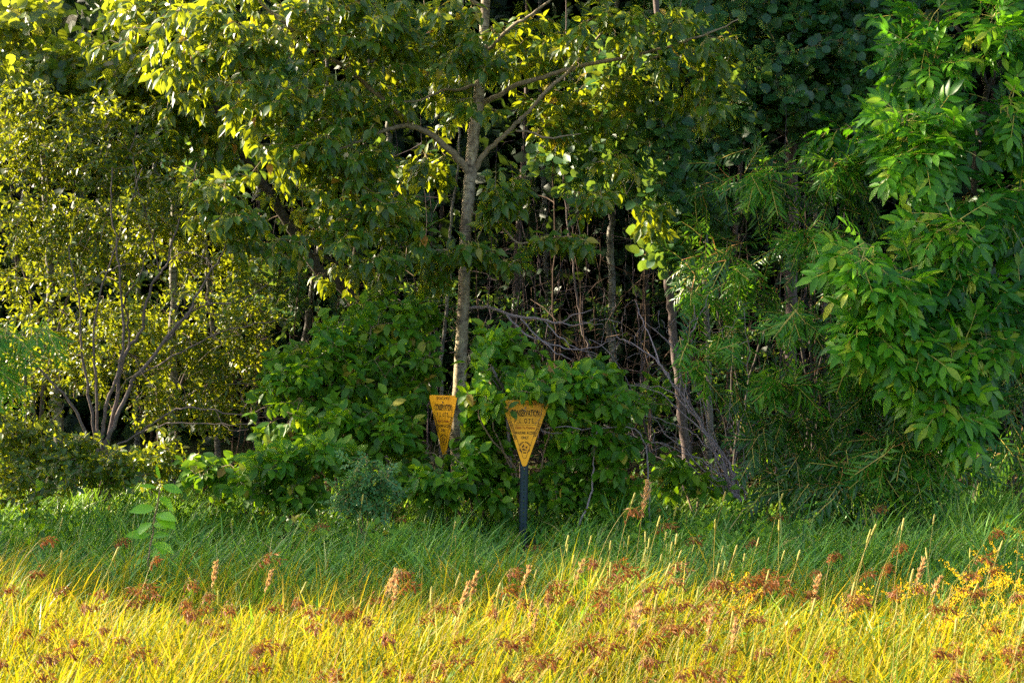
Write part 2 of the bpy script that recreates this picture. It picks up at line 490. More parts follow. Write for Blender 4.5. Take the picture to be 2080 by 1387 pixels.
def sprigs(pl, tm, T, A, n, span, spread, droop, size, upw=1.0, face=0.3, jit=0.25, opposite=False, mat=None):
    m = len(T)
    if m == 0: return
    ref = np.where(np.abs(A[:, 2:3]) > 0.9, np.array([[1.0, 0, 0]]), np.array([[0, 0, 1.0]]))
    B1 = norm(np.cross(A, ref)); B2 = np.cross(A, B1)
    i = np.arange(n)
    ph = R.uniform(0, 6.28, (m, 1))
    az = ph + ((i // 2) * 1.57 + (i % 2) * 3.1416 if opposite else i * 2.39996)[None] + R.normal(0, .25, (m, n))
    u = (i // 2 * 2 / max(1, n - 1) if opposite else i / max(1, n - 1))[None] + R.normal(0, .03, (m, n))
    pos = T[:, None] - A[:, None] * (span * u)[..., None]
    rad = np.cos(az)[..., None] * B1[:, None] + np.sin(az)[..., None] * B2[:, None]
    sp = spread * (0.55 + 0.6 * u) + R.normal(0, .12, (m, n))
    D = A[:, None] * np.cos(sp)[..., None] + rad * np.sin(sp)[..., None]
    D = D + np.array([0, 0, -1.0]) * droop * R.uniform(.5, 1.4, (m, n, 1)) + R.normal(0, jit, (m, n, 3))
    D = norm(D).reshape(-1, 3)
    N = np.array([0, -face, upw]) + R.normal(0, .35, (m, n, 3))
    N = N.reshape(-1, 3)
    N = norm(N - (N * D).sum(1, keepdims=True) * D)
    S = R.uniform(size[0], size[1], m * n)
    pl.add(tm, pos.reshape(-1, 3), D, N, S, mat)

KIND = {
    'poplar': dict(tm='poplar', n=10, span=.10, spread=1.15, droop=.75, size=(.075, .125), upw=.9, face=.5, jit=.18),
    'aspen': dict(tm='round', n=9, span=.2, spread=1.2, droop=.35, size=(.075, .11), upw=.35, face=.9, jit=.35),
    'ash': dict(tm='ash', n=5, span=.12, spread=1.05, droop=.42, size=(.24, .36), upw=1.0, face=.8, jit=.2, opposite=True),
    'dogwood': dict(tm='oval', n=7, span=.11, spread=1.2, droop=.28, size=(.07, .118), upw=1.0, face=.55, jit=.2, opposite=True),
    'willow': dict(tm='shoot', n=3, span=.22, spread=.7, droop=.45, size=(.2, .32), upw=1.0, face=.6, jit=.22),
    'small': dict(tm='small', n=13, span=.26, spread=.8, droop=-.05, size=(.04, .065), upw=.7, face=.4, jit=.3),
    'rose': dict(tm='rose', n=6, span=.12, spread=1.0, droop=.1, size=(.08, .12), upw=1.0, face=.5, jit=.25),
}
def foliage(pl, kind, blobs, arch=0.12, dens=1.0, **over):
    k = dict(KIND[kind]); k.update(over)
    tm = k.pop('tm')
    if kind == 'poplar': dens *= 1.3
    if kind == 'small': dens *= 1.2
    for b in blobs:
        px, py, Y, rx, ry, rY, n = b
        c, T = in_blob(px, py, Y, rx, ry, rY, max(1, int(n * dens)))
        T[:, 2] = np.maximum(T[:, 2], 0.12)
        A = pl.reach(T, arch)
        A = norm(A + 0.5 * norm(T - c) + np.array([0, -.25, 0.05]))
        sprigs(pl, tm, T, A, **k)

def ground_pt(px, Y):
    return (P(px, 600, Y)[0], Y, 0.0)

# ------------------------------------------------------------------ ground
def ground():
    xs = np.concatenate([[-300, -120, -50, -25], np.linspace(-15, 15, 61), [25, 50, 120, 300]])
    ys = np.concatenate([[-300, -100, -30, -8, 0], np.linspace(3, 20, 40), [24, 30, 40, 60, 120, 300]])
    X, Y = np.meshgrid(xs, ys)
    Z = 0.03 * np.sin(X * 1.3 + 1) * np.sin(Y * 1.1) - 0.03
    V = np.stack([X, Y, Z], -1).reshape(-1, 3)
    nx, ny = len(xs), len(ys)
    i = np.arange(nx * ny).reshape(ny, nx)
    Q = np.stack([i[:-1, :-1], i[:-1, 1:], i[1:, 1:], i[1:, :-1]], -1).reshape(-1, 4)
    m = plainmat('meadow_soil', [(0.3, (0.035, 0.05, 0.012)), (0.55, (0.06, 0.065, 0.02)), (0.75, (0.10, 0.075, 0.035))], 0.95, 0.1, 6.0, bump=0.4)
    o = link('ground', mesh_from('ground', V, None, Q, mats=[m]))
    tag(o, 'meadow soil under the grass and trees', 'ground', kind='structure')
ground()

# ------------------------------------------------------------------ the big poplar in the middle
t = Plant('poplar_tree', 'tall poplar with pale trunk and long spreading limbs behind the two yellow signs', 'tree', ground_pt(925, 14.2), M['poplar'], cap=300)
b = t.base
def wline(rows, per=5, jit=0.004):
    return spline([[*P(x, y, Y), r] for x, y, Y, r in rows], per, jit)
trunk = spline([[b[0], b[1], -0.05, .068]] + [[*P(x, y, Y), r] for x, y, Y, r in
    [(927, 900, 14.15, .056), (934, 760, 14.1, .052), (941, 620, 14.05, .048), (946, 470, 14.0, .046), (954, 370, 14.0, .048), (963, 270, 14, .047), (974, 180, 14, .043), (984, 60, 14, .038), (988, -80, 14, .034), (984, -260, 14, .028), (990, -460, 14, .018), (985, -620, 14, .006)]], 6, 0.003)
t.limb(trunk, 'trunk', 'bark_poplar', 14)
t.limb(wline([(953, 352, 14, .034), (930, 322, 13.95, .03), (905, 298, 13.9, .027), (872, 272, 13.85, .025), (835, 256, 13.8, .021), (790, 262, 13.7, .016), (745, 280, 13.6, .012), (700, 298, 13.5, .008), (640, 330, 13.3, .005)]))
t.limb(wline([(835, 256, 13.8, .02), (795, 218, 13.75, .02), (720, 152, 13.7, .019), (655, 106, 13.6, .016), (590, 58, 13.5, .014), (530, 5, 13.45, .011), (480, -70, 13.4, .006)]))
t.limb(wline([(964, 345, 14, .026), (985, 312, 13.95, .021), (1012, 286, 13.9, .019), (1048, 252, 13.85, .017), (1075, 228, 13.8, .014), (1112, 184, 13.7, .015), (1152, 148, 13.65, .013), (1200, 92, 13.6, .01), (1250, 42, 13.5, .006)]))
t.limb(wline([(980, 210, 14, .024), (1010, 196, 13.9, .021), (1052, 172, 13.85, .02), (1120, 152, 13.8, .018), (1200, 131, 13.7, .016), (1300, 112, 13.65, .013), (1380, 88, 13.6, .011), (1440, 68, 13.5, .008), (1500, 40, 13.4, .004)]))
t.limb(wline([(984, 108, 14, .016), (1010, 82, 13.9, .015), (1045, 52, 13.8, .013), (1090, 22, 13.7, .011), (1150, -30, 13.6, .006)]))
t.limb(wline([(975, 170, 14, .014), (940, 182, 13.9, .012), (900, 184, 13.8, .010), (850, 205, 13.7, .007), (800, 210, 13.5, .004)]))
t.limb(wline([(986, 20, 14, .016), (930, -20, 13.9, .014), (850, -50, 13.7, .012), (740, -70, 13.5, .008), (640, -60, 13.3, .004)]))
t.limb(wline([(948, 520, 14, .012), (900, 508, 13.8, .010), (845, 514, 13.6, .008), (815, 496, 13.5, .006), (770, 492, 13.4, .004)]))
t.limb(wline([(950, 430, 14, .012), (1000, 445, 13.8, .010), (1050, 492, 13.6, .008), (1095, 487, 13.5, .006), (1150, 480, 13.3, .004)]))
t.limb(wline([(1048, 266, 13.85, .009), (1080, 270, 13.8, .009), (1112, 280, 13.75, .008), (1180, 272, 13.7, .004)]))
foliage(t, 'poplar', [
    (470, 50, 13.3, 150, 90, .5, 48), (640, 60, 13.4, 150, 90, .5, 50), (800, 70, 13.5, 130, 90, .5, 44), (720, 200, 13.5, 130, 80, .45, 40),
    (560, 210, 13.3, 130, 90, .45, 46), (400, 130, 13.4, 110, 80, .4, 26), (670, 300, 13.2, 90, 70, .35, 26), (560, 330, 13.2, 80, 50, .35, 14), (430, 380, 13.0, 60, 35, .25, 10),
    (470, 440, 13.0, 90, 50, .3, 18), (560, 500, 13.1, 90, 35, .3, 12), (720, 420, 13.2, 90, 60, .35, 22), (670, 480, 13.2, 70, 50, .3, 14), (820, 460, 13.3, 80, 60, .35, 16), (770, 540, 13.2, 60, 40, .25, 8),
    (900, 545, 13.5, 55, 40, .25, 9), (950, 515, 13.4, 60, 40, .2, 11), (975, 215, 13.5, 50, 25, .2, 6), (1000, 130, 13.5, 50, 40, .2, 8), (1015, 390, 13.4, 45, 45, .2, 9), (860, 350, 14.3, 80, 60, .3, 14), (1040, 380, 13.6, 55, 50, .25, 10), (1010, 440, 13.6, 60, 40, .25, 8), (1040, 530, 13.5, 40, 30, .2, 5), (1110, 490, 13.4, 35, 25, .2, 5), (1180, 495, 13.3, 38, 32, .2, 6),
    (1190, 400, 13.5, 60, 35, .25, 9), (1130, 260, 14.2, 80, 60, .3, 14), (1060, 95, 14.1, 110, 80, .4, 34), (1170, 215, 14.2, 120, 60, .35, 26), (1250, 80, 13.5, 120, 80, .4, 32), (1400, 90, 13.5, 110, 80, .35, 28), (1430, 190, 13.5, 70, 70, .3, 14),
    (900, 190, 14.2, 90, 80, .35, 20), (920, 60, 13.4, 80, 80, .4, 22), (1290, 190, 14.1, 90, 60, .3, 16), (760, 330, 13.4, 70, 60, .3, 12), (1330, 440, 13.8, 50, 40, .25, 7), (1260, 340, 13.8, 60, 40, .3, 7),
    (960, -160, 13.9, 260, 110, .7, 70), (980, -420, 14.0, 200, 150, .7, 50), (600, -120, 13.5, 200, 70, .5, 40), (1250, -100, 13.6, 200, 80, .5, 36)])
# the dead lowest branch
for rows in ([(955, 626, 14.05, .014), (1000, 628, 13.9, .013), (1040, 640, 13.8, .012), (1100, 647, 13.7, .010), (1135, 656, 13.6, .008), (1165, 640, 13.5, .005), (1205, 628, 13.4, .002)],
             [(1030, 640, 13.8, .010), (1070, 680, 13.7, .008), (1120, 700, 13.6, .007), (1180, 710, 13.5, .005), (1250, 690, 13.4, .002)],
             [(1058, 648, 13.75, .008), (1100, 690, 13.6, .006), (1130, 715, 13.5, .005), (1162, 732, 13.4, .002)],
             [(1106, 650, 13.7, .006), (1135, 685, 13.6, .005), (1178, 710, 13.5, .003), (1230, 725, 13.4, .0015)],
             [(1135, 656, 13.6, .005), (1175, 660, 13.5, .004), (1215, 648, 13.4, .0015)]):
    t.limb(wline(rows, 4, .006), 'dead_branch', 'dead', 6, 'bare grey dead branch', skel=False)

# ------------------------------------------------------------------ leaning poplar left of it
t = Plant('poplar_tree', 'leaning dark poplar stem slanting up to the left of the tall pale poplar', 'tree', ground_pt(850, 15.2), M['poplar'], cap=120, bark='bark_dark')
b = t.base
t.limb(spline([[b[0], b[1], -.05, .07]] + [[*P(x, y, Y), r] for x, y, Y, r in [(790, 760, 15.1, .06), (715, 606, 14.9, .05), (640, 540, 14.8, .046), (590, 462, 14.7, .042), (536, 376, 14.6, .036), (470, 280, 14.5, .028), (420, 170, 14.4, .02), (390, 20, 14.3, .01)]], 6, .006), 'trunk', 'bark_dark', 12)
t.limb(wline([(700, 590, 14.85, .014), (690, 540, 14.5, .012), (640, 516, 14.2, .012), (590, 520, 14.0, .009), (555, 516, 13.9, .005)]))
foliage(t, 'poplar', [(420, 240, 14.3, 140, 110, .5, 40), (330, 330, 14.3, 120, 90, .5, 22), (300, 90, 14.3, 130, 110, .5, 36), (600, 420, 14.5, 110, 80, .4, 24), (700, 560, 14.4, 70, 40, .3, 10), (790, 400, 14.6, 90, 90, .4, 20), (450, -80, 14.3, 180, 90, .6, 40)])

# ------------------------------------------------------------------ left edge: golden aspens and shrubs
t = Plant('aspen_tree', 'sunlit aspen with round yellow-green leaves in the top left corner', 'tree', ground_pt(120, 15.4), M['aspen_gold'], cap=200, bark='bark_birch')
b = t.base
t.limb(spline([[b[0], b[1], -.05, .05]] + [[*P(x, y, Y), r] for x, y, Y, r in [(110, 700, 15.4, .042), (96, 450, 15.3, .034), (80, 250, 15.2, .024), (60, 80, 15.1, .014), (40, -120, 15, .005)]], 6, .01), 'trunk', 'bark_birch', 10)
t.limb(wline([(90, 350, 15.2, .014), (150, 220, 15, .011), (210, 120, 14.8, .007), (260, 60, 14.6, .003)]))
t.limb(wline([(80, 250, 15.2, .012), (30, 150, 15, .009), (-20, 40, 14.8, .004)]))
foliage(t, 'aspen', [(40, 30, 14.9, 80, 80, .5, 36), (60, 150, 14.9, 110, 80, .5, 46), (170, 160, 14.8, 110, 60, .5, 40), (260, 200, 14.7, 90, 70, .45, 30), (130, 250, 14.9, 110, 60, .4, 30), (0, 260, 14.9, 80, 80, .4, 22), (-160, 120, 15, 130, 160, .6, 60)])

t = Plant('aspen_tree', 'slim aspen with round bright leaves between the top left corner and the tall poplar', 'tree', ground_pt(345, 15.0), M['aspen_gold'], cap=180, bark='bark_birch')
b = t.base
t.limb(spline([[b[0], b[1], -.05, .045]] + [[*P(x, y, Y), r] for x, y, Y, r in [(350, 700, 15, .036), (352, 480, 15, .03), (350, 200, 14.9, .022), (338, 60, 14.8, .016), (325, -100, 14.8, .006)]], 6, .008), 'trunk', 'bark_birch', 10)
foliage(t, 'aspen', [(290, 40, 14.6, 80, 80, .4, 32), (380, 60, 14.5, 80, 80, .4, 30), (300, 180, 14.6, 90, 80, .4, 30), (390, 220, 14.6, 70, 70, .4, 20), (330, -90, 14.7, 120, 90, .5, 36)])

def small_shrub(label, px, Y, stems, blobs, mat='shrub', bark='bark_grey', r=.016, kind='small', cap=0, name='shrub', cat='shrub', **over):
    p = Plant(name, label, cat, ground_pt(px, Y), M[mat], cap=cap, bark=bark)
    bb = p.base
    for rows in stems:
        n = len(rows)
        L = [[bb[0] + R.uniform(-.06, .06), bb[1] + R.uniform(-.06, .06), -.03, r]]
        for i, q in enumerate(rows):
            L.append([*P(q[0], q[1], q[2] if len(q) > 2 else Y), r * (1 - .8 * (i + 1) / n)])
        p.limb(spline(L, 5, .008), 'stem', bark, 7)
    foliage(p, kind, blobs, **over)
    return p

small_shrub('sunlit shrub of tiny golden leaves along the left edge above the bare stems', 60, 14.3,
    [[(50, 700, 14.3), (30, 500, 14.2), (20, 330, 14.1), (10, 200, 14)], [(90, 700, 14.2), (120, 520, 14.1), (150, 380, 14), (170, 260, 13.9)], [(60, 600), (-40, 400), (-90, 250)], [(110, 700), (190, 500, 14), (250, 350, 13.9), (280, 250, 13.9)]],
    [(60, 320, 13.9, 110, 90, .5, 90), (180, 330, 13.8, 110, 80, .5, 86), (60, 470, 13.9, 110, 90, .5, 84), (170, 480, 13.8, 90, 80, .45, 66), (280, 380, 13.9, 90, 90, .45, 56), (-120, 400, 14.2, 130, 200, .6, 110), (30, 610, 14, 100, 70, .4, 46), (330, 470, 14.2, 90, 80, .4, 44), (30, 210, 14, 100, 70, .4, 60), (200, 240, 13.9, 100, 60, .4, 46)])

small_shrub('dim mixed undergrowth behind the leaning grey stems at left', 300, 15.8,
    [[(280, 800), (240, 600)], [(330, 800), (380, 600)], [(300, 850), (160, 700)], [(340, 850), (520, 700)]],
    [(150, 500, 15.6, 140, 120, .4, 50), (330, 520, 15.6, 130, 120, .4, 50), (480, 560, 15.7, 110, 120, .4, 44), (260, 720, 15.6, 160, 110, .4, 54), (460, 760, 15.6, 120, 100, .4, 44), (80, 700, 15.6, 120, 120, .4, 40)], 'shrub', 'brown', kind='small', dens=1.5, size=(.05, .08))
p = Plant('willow_shrub', 'leaning clump of bare purplish grey stems at left with thin leaves on top', 'shrub', ground_pt(212, 13.6), M['shrub'], bark='bark_grey')
z = p.base
def stem(rows, r0, r1, base=True, Y=(13.6, 13.2)):
    r0 *= .78
    L = pixline(rows, r0, r1, 5, .006, Y)
    if base: L = np.vstack([[z[0] + R.uniform(-.08, .08), z[1] + R.uniform(-.05, .05), -.03, r0 * 1.1], L])
    p.limb(L, 'stem', 'bark_grey', 7)
stem([(209, 918), (229, 864), (266, 783), (279, 760), (353, 669), (384, 632), (417, 568), (448, 524), (470, 470)], .024, .005)
stem([(285, 752), (337, 694), (380, 642), (421, 618), (488, 613), (552, 571), (575, 548)], .013, .002, False)
stem([(222, 880), (242, 770), (259, 709), (286, 675), (296, 622), (313, 571), (337, 541), (353, 480), (385, 400), (400, 330)], .022, .004)
stem([(205, 900), (215, 830), (236, 763), (252, 696), (247, 608), (240, 520), (225, 420), (228, 340)], .02, .004)
stem([(313, 571), (323, 551), (303, 460), (280, 380), (270, 320)], .010, .003, False)
stem([(283, 762), (353, 724), (438, 679), (505, 662), (560, 650)], .010, .003, False)
stem([(262, 712), (262, 650), (252, 610), (285, 560), (310, 480)], .012, .003, False)
stem([(195, 900), (180, 800), (165, 700), (160, 600), (140, 500)], .017, .004)
stem([(185, 905), (150, 830), (90, 760), (40, 700), (-20, 650)], .016, .004)
stem([(200, 890), (195, 780), (190, 680), (215, 560), (255, 440), (290, 340)], .015, .003)
stem([(209, 918), (270, 886), (318, 855), (367, 829), (438, 834), (495, 842), (539, 827)], .012, .003)
stem([(270, 886), (337, 861), (420, 861), (502, 861), (579, 849)], .008, .002, False)
stem([(438, 834), (455, 865), (480, 875), (505, 872)], .004, .0015, False)
stem([(495, 842), (510, 800), (520, 770)], .004, .0015, False)
stem([(340, 530), (377, 512), (404, 519), (430, 540), (436, 580)], .005, .002, False, Y=(13.2, 13.0))
stem([(384, 632), (372, 600), (380, 560), (420, 505), (440, 460)], .006, .002, False)
stem([(170, 590), (200, 560), (250, 540), (290, 533)], .005, .002, False, Y=(13.4, 13))
p.reach(np.array([P(R.uniform(120, 520), R.uniform(420, 820), R.uniform(13.0, 13.7)) for _ in range(110)]), .12, .003)
foliage(p, 'small', [(250, 430, 13.4, 110, 70, .4, 30), (370, 400, 13.4, 90, 70, .4, 24), (130, 560, 13.5, 90, 70, .4, 34), (470, 480, 13.4, 60, 50, .3, 10), (70, 700, 13.4, 90, 70, .4, 34), (430, 620, 13.4, 90, 50, .3, 10), (280, 620, 13.5, 90, 80, .3, 14), (480, 590, 13.3, 70, 30, .2, 6)])

small_shrub('tangle of small yellow-lit leaves low behind the leaning grey stems', 330, 14.4,
    [[(320, 800), (300, 700), (290, 600)], [(360, 800), (420, 700), (470, 640)], [(330, 850), (430, 780), (520, 740)], [(320, 780), (230, 700), (170, 640)]],
    [(330, 700, 14.2, 120, 90, .4, 70), (450, 720, 14.2, 100, 90, .4, 66), (420, 620, 14.4, 110, 70, .4, 48), (330, 830, 14.0, 110, 70, .4, 60), (440, 850, 14.0, 90, 60, .4, 44), (520, 660, 14.4, 80, 90, .4, 40), (210, 640, 14.3, 90, 80, .4, 40), (150, 750, 14.2, 100, 80, .4, 50), (40, 800, 14.2, 110, 90, .4, 56)])
small_shrub('low leafy thicket in the lower left corner of the trees', 70, 12.9,
    [[(60, 900), (50, 800)], [(90, 900), (130, 820)], [(40, 930), (-20, 850)]],
    [(40, 900, 12.8, 100, 80, .4, 70), (150, 930, 12.7, 90, 70, .4, 56), (60, 980, 12.4, 110, 50, .4, 54), (240, 960, 12.6, 80, 50, .35, 40), (-80, 850, 13, 120, 120, .4, 60), (330, 940, 12.9, 80, 50, .3, 36)], bark='bark_dark', r=.012, size=(.045, .08))
p = Plant('willow_shrub', 'bright narrow-leaved willow spray poking in at the left edge', 'shrub', ground_pt(-40, 12.2), M['willow'], bark='twig', cap=24, leaf='leafy_shoot')
p.limb(spline([[p.base[0], p.base[1], -.03, .012], [*P(-35, 850, 12.2), .009], [*P(-20, 710, 12.1), .005], [*P(70, 680, 12), .002]], 5, .005), 'stem', 'twig', 6)
foliage(p, 'willow', [(0, 680, 12.0, 50, 30, .15, 8), (90, 672, 12, 25, 12, .1, 3), (10, 760, 12, 40, 50, .15, 7)], size=(.18, .27), mat='willow_young')

# ------------------------------------------------------------------ dogwood thickets round the signs
def dogwood(label, px, Y, stems, blobs, cap, mat='dogwood', tips=(), **o):
    p = small_shrub(label, px, Y, stems, blobs, mat, 'twig', .011, 'dogwood', cap, 'dogwood_shrub', 'shrub', **o)
    if tips: foliage(p, 'dogwood', tips, mat='dogwood_young')
    return p
dogwood('broad green dogwood thicket to the left of the left yellow sign', 700, 13.2,
    [[(680, 850), (640, 760), (600, 700)], [(720, 850), (740, 720), (770, 640)], [(700, 850), (680, 730), (700, 650)], [(740, 880), (830, 790), (860, 700)], [(660, 900), (570, 830), (540, 780)]],
    [(780, 650, 13.5, 90, 60, .4, 60), (680, 700, 13.4, 90, 70, .4, 60), (600, 770, 13.1, 80, 70, .4, 62), (720, 780, 13.1, 90, 80, .4, 66), (820, 750, 13.3, 80, 90, .4, 60), (680, 860, 12.8, 110, 60, .4, 66), (800, 870, 12.8, 70, 80, .4, 54), (560, 850, 12.9, 60, 50, .3, 30), (850, 650, 13.6, 60, 50, .3, 28)], 300, tips=[(600, 760, 12.8, 50, 30, .12, 10), (700, 850, 12.5, 60, 30, .12, 10), (690, 680, 13.0, 60, 30, .12, 8), (790, 870, 12.5, 40, 40, .12, 9)])
dogwood('bright dogwood bush growing over the top of the right yellow sign', 1080, 12.5,
    [[(1040, 970), (1000, 850, 12.5), (990, 740, 12.6)], [(1100, 950), (1120, 850, 12.4), (1130, 780, 12.4)], [(1140, 950), (1200, 850), (1230, 780)], [(1040, 950), (980, 860, 12.4), (960, 790, 12.5)]],
    [(990, 700, 12.7, 60, 50, .25, 32), (1050, 720, 12.7, 60, 50, .25, 24), (1000, 790, 12.4, 70, 50, .3, 40), (1090, 780, 12.35, 70, 40, .2, 38), (1180, 780, 12.4, 80, 45, .3, 44), (1250, 830, 12.5, 60, 50, .3, 34), (1012, 826, 11.86, 34, 16, .08, 9), (1085, 800, 11.9, 60, 10, .1, 9), (1040, 838, 11.88, 22, 8, .05, 3), (1105, 826, 11.9, 12, 6, .05, 2), (1085, 862, 11.9, 8, 4, .03, 1), (1122, 832, 11.9, 10, 10, .04, 1), (1180, 850, 12.4, 70, 60, .3, 40), (1240, 910, 12.5, 70, 60, .3, 40), (1160, 930, 12.5, 70, 60, .3, 36), (960, 740, 12.6, 40, 30, .2, 8), (1230, 755, 12.7, 50, 30, .2, 14)], 300, tips=[(1180, 770, 12.15, 60, 24, .12, 11), (1060, 780, 12.1, 50, 20, .12, 8), (985, 780, 12.1, 40, 40, .12, 8), (990, 700, 12.4, 40, 40, .12, 7), (1240, 810, 12.2, 40, 24, .12, 7), (1180, 870, 12.15, 50, 30, .12, 7)])
dogwood('low dogwood growing between and under the two yellow signs', 960, 12.6,
    [[(950, 960), (940, 890)], [(980, 970), (990, 900)], [(900, 980), (880, 920)], [(1010, 980), (1050, 920)]],
    [(950, 920, 12.5, 70, 60, .25, 44), (900, 985, 12.2, 80, 50, .25, 44), (990, 960, 12.5, 60, 60, .25, 34), (860, 940, 12.6, 50, 60, .25, 26), (1120, 1000, 12.5, 90, 40, .25, 34), (1010, 1010, 12.2, 40, 35, .2, 14), (1000, 880, 12.6, 40, 40, .2, 14), (805, 985, 12.3, 40, 35, .2, 12), (1230, 1000, 12.6, 70, 40, .3, 24)], 260, tips=[(880, 975, 11.95, 50, 24, .12, 10), (940, 920, 12.2, 40, 40, .12, 9), (950, 860, 12.6, 34, 60, .12, 20), (925, 960, 12.3, 40, 30, .12, 10)])
dogwood('low yellow-green dogwood at the grass edge left of the grey-leaved rose', 580, 12.4,
    [[(560, 980), (540, 930)], [(600, 980), (640, 930)], [(580, 960), (590, 900)]],
    [(560, 940, 12.2, 70, 45, .3, 40), (650, 930, 12.3, 80, 40, .3, 40), (500, 985, 12.1, 50, 30, .25, 20), (600, 1000, 12.1, 70, 30, .25, 22), (430, 960, 12.6, 70, 50, .3, 30)], 160, tips=[(650, 915, 12.0, 60, 20, .12, 10), (550, 925, 12.0, 50, 24, .12, 10)])
dogwood('dim dogwood undergrowth at the foot of the stout grey trunk', 1400, 13.2,
    [[(1390, 980), (1370, 930)], [(1430, 980), (1450, 940)]],
    [(1370, 960, 13, 60, 50, .3, 24), (1460, 985, 13, 60, 35, .3, 18), (1330, 800, 13.6, 60, 50, .3, 14)], 60)

p = Plant('rose_bush', 'small grey-green wild rose at the grass edge left of the signs', 'shrub', ground_pt(745, 11.7), M['rose'], bark='twig', cap=0)
for px, py in ((720, 960), (745, 940), (775, 975), (700, 1000)):
    p.limb(spline([[p.base[0], p.base[1], -.02, .006], [*P((px + 745) / 2, (py + 1090) / 2, 11.65), .004], [*P(px, py, 11.6), .002]], 4, .004), 'stem', 'twig', 5)
foliage(p, 'rose', [(745, 985, 11.6, 60, 50, .16, 24), (715, 1015, 11.6, 50, 36, .15, 14), (780, 1000, 11.6, 36, 40, .12, 10), (730, 950, 11.6, 20, 30, .1, 5)])

# ------------------------------------------------------------------ right: round-leaved aspens, willows, ash
t = Plant('aspen_tree', 'shaded aspen with round sky-tinted leaves behind the right end of the long poplar limb', 'tree', ground_pt(1600, 16.0), M['aspen'], cap=220, bark='bark_grey')
b = t.base
t.limb(spline([[b[0], b[1], -.05, .07]] + [[*P(x, y, Y), r] for x, y, Y, r in [(1605, 700, 16, .06), (1610, 400, 15.9, .05), (1600, 200, 15.8, .042), (1610, 0, 15.8, .034), (1600, -300, 15.8, .02), (1600, -600, 15.8, .005)]], 6, .01), 'trunk', 'bark_grey', 10)
t.limb(wline([(1605, 280, 15.9, .02), (1540, 240, 15.6, .014), (1470, 250, 15.3, .01), (1400, 300, 15.1, .005)]))
t.limb(wline([(1600, 150, 15.8, .02), (1680, 90, 15.6, .014), (1760, 60, 15.4, .008)]))
foliage(t, 'aspen', [(1540, 200, 15.2, 130, 60, .45, 60), (1650, 220, 15.2, 120, 60, .45, 56), (1620, 110, 15.3, 150, 80, .5, 80), (1750, 110, 15.4, 120, 90, .5, 66), (1560, 30, 15.4, 140, 70, .5, 66), (1700, 10, 15.5, 150, 70, .5, 60), (1450, 280, 15.2, 90, 50, .4, 34), (1750, 240, 15.3, 90, 60, .4, 40), (1360, 330, 14.9, 60, 50, .3, 26), (1310, 330, 15, 50, 50, .3, 18), (1400, 380, 15.2, 60, 50, .3, 18), (1600, -150, 15.6, 260, 120, .7, 90), (1620, -400, 15.7, 220, 160, .7, 60), (1850, 20, 15.6, 120, 100, .5, 40)])
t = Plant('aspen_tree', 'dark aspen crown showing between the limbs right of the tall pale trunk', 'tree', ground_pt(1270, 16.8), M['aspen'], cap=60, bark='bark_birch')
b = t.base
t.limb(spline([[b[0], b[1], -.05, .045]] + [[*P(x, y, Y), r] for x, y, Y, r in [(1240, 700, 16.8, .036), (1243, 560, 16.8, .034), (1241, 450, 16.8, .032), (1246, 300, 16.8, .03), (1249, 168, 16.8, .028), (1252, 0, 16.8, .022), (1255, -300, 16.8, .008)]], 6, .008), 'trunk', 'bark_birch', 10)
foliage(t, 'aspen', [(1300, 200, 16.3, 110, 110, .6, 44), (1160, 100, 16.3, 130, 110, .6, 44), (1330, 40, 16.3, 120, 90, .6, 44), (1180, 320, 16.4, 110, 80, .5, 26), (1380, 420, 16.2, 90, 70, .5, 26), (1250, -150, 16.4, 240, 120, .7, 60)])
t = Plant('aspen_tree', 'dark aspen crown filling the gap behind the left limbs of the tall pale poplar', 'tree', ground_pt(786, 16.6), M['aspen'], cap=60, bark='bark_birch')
b = t.base
t.limb(spline([[b[0], b[1], -.05, .05]] + [[*P(x, y, Y), r] for x, y, Y, r in [(778, 700, 16.6, .042), (778, 561, 16.6, .038), (781, 404, 16.6, .034), (788, 323, 16.6, .032), (795, 180, 16.6, .026), (800, 0, 16.6, .018), (805, -240, 16.6, .006)]], 6, .008), 'trunk', 'bark_birch', 10)
foliage(t, 'aspen', [(850, 160, 16.2, 130, 110, .6, 44), (700, 330, 16.2, 120, 100, .6, 40), (850, 380, 16.2, 100, 70, .5, 26), (600, 180, 16.2, 140, 110, .6, 44), (760, 20, 16.3, 170, 100, .6, 50), (560, 560, 16.4, 110, 80, .5, 26), (780, -160, 16.4, 240, 120, .7, 56)])

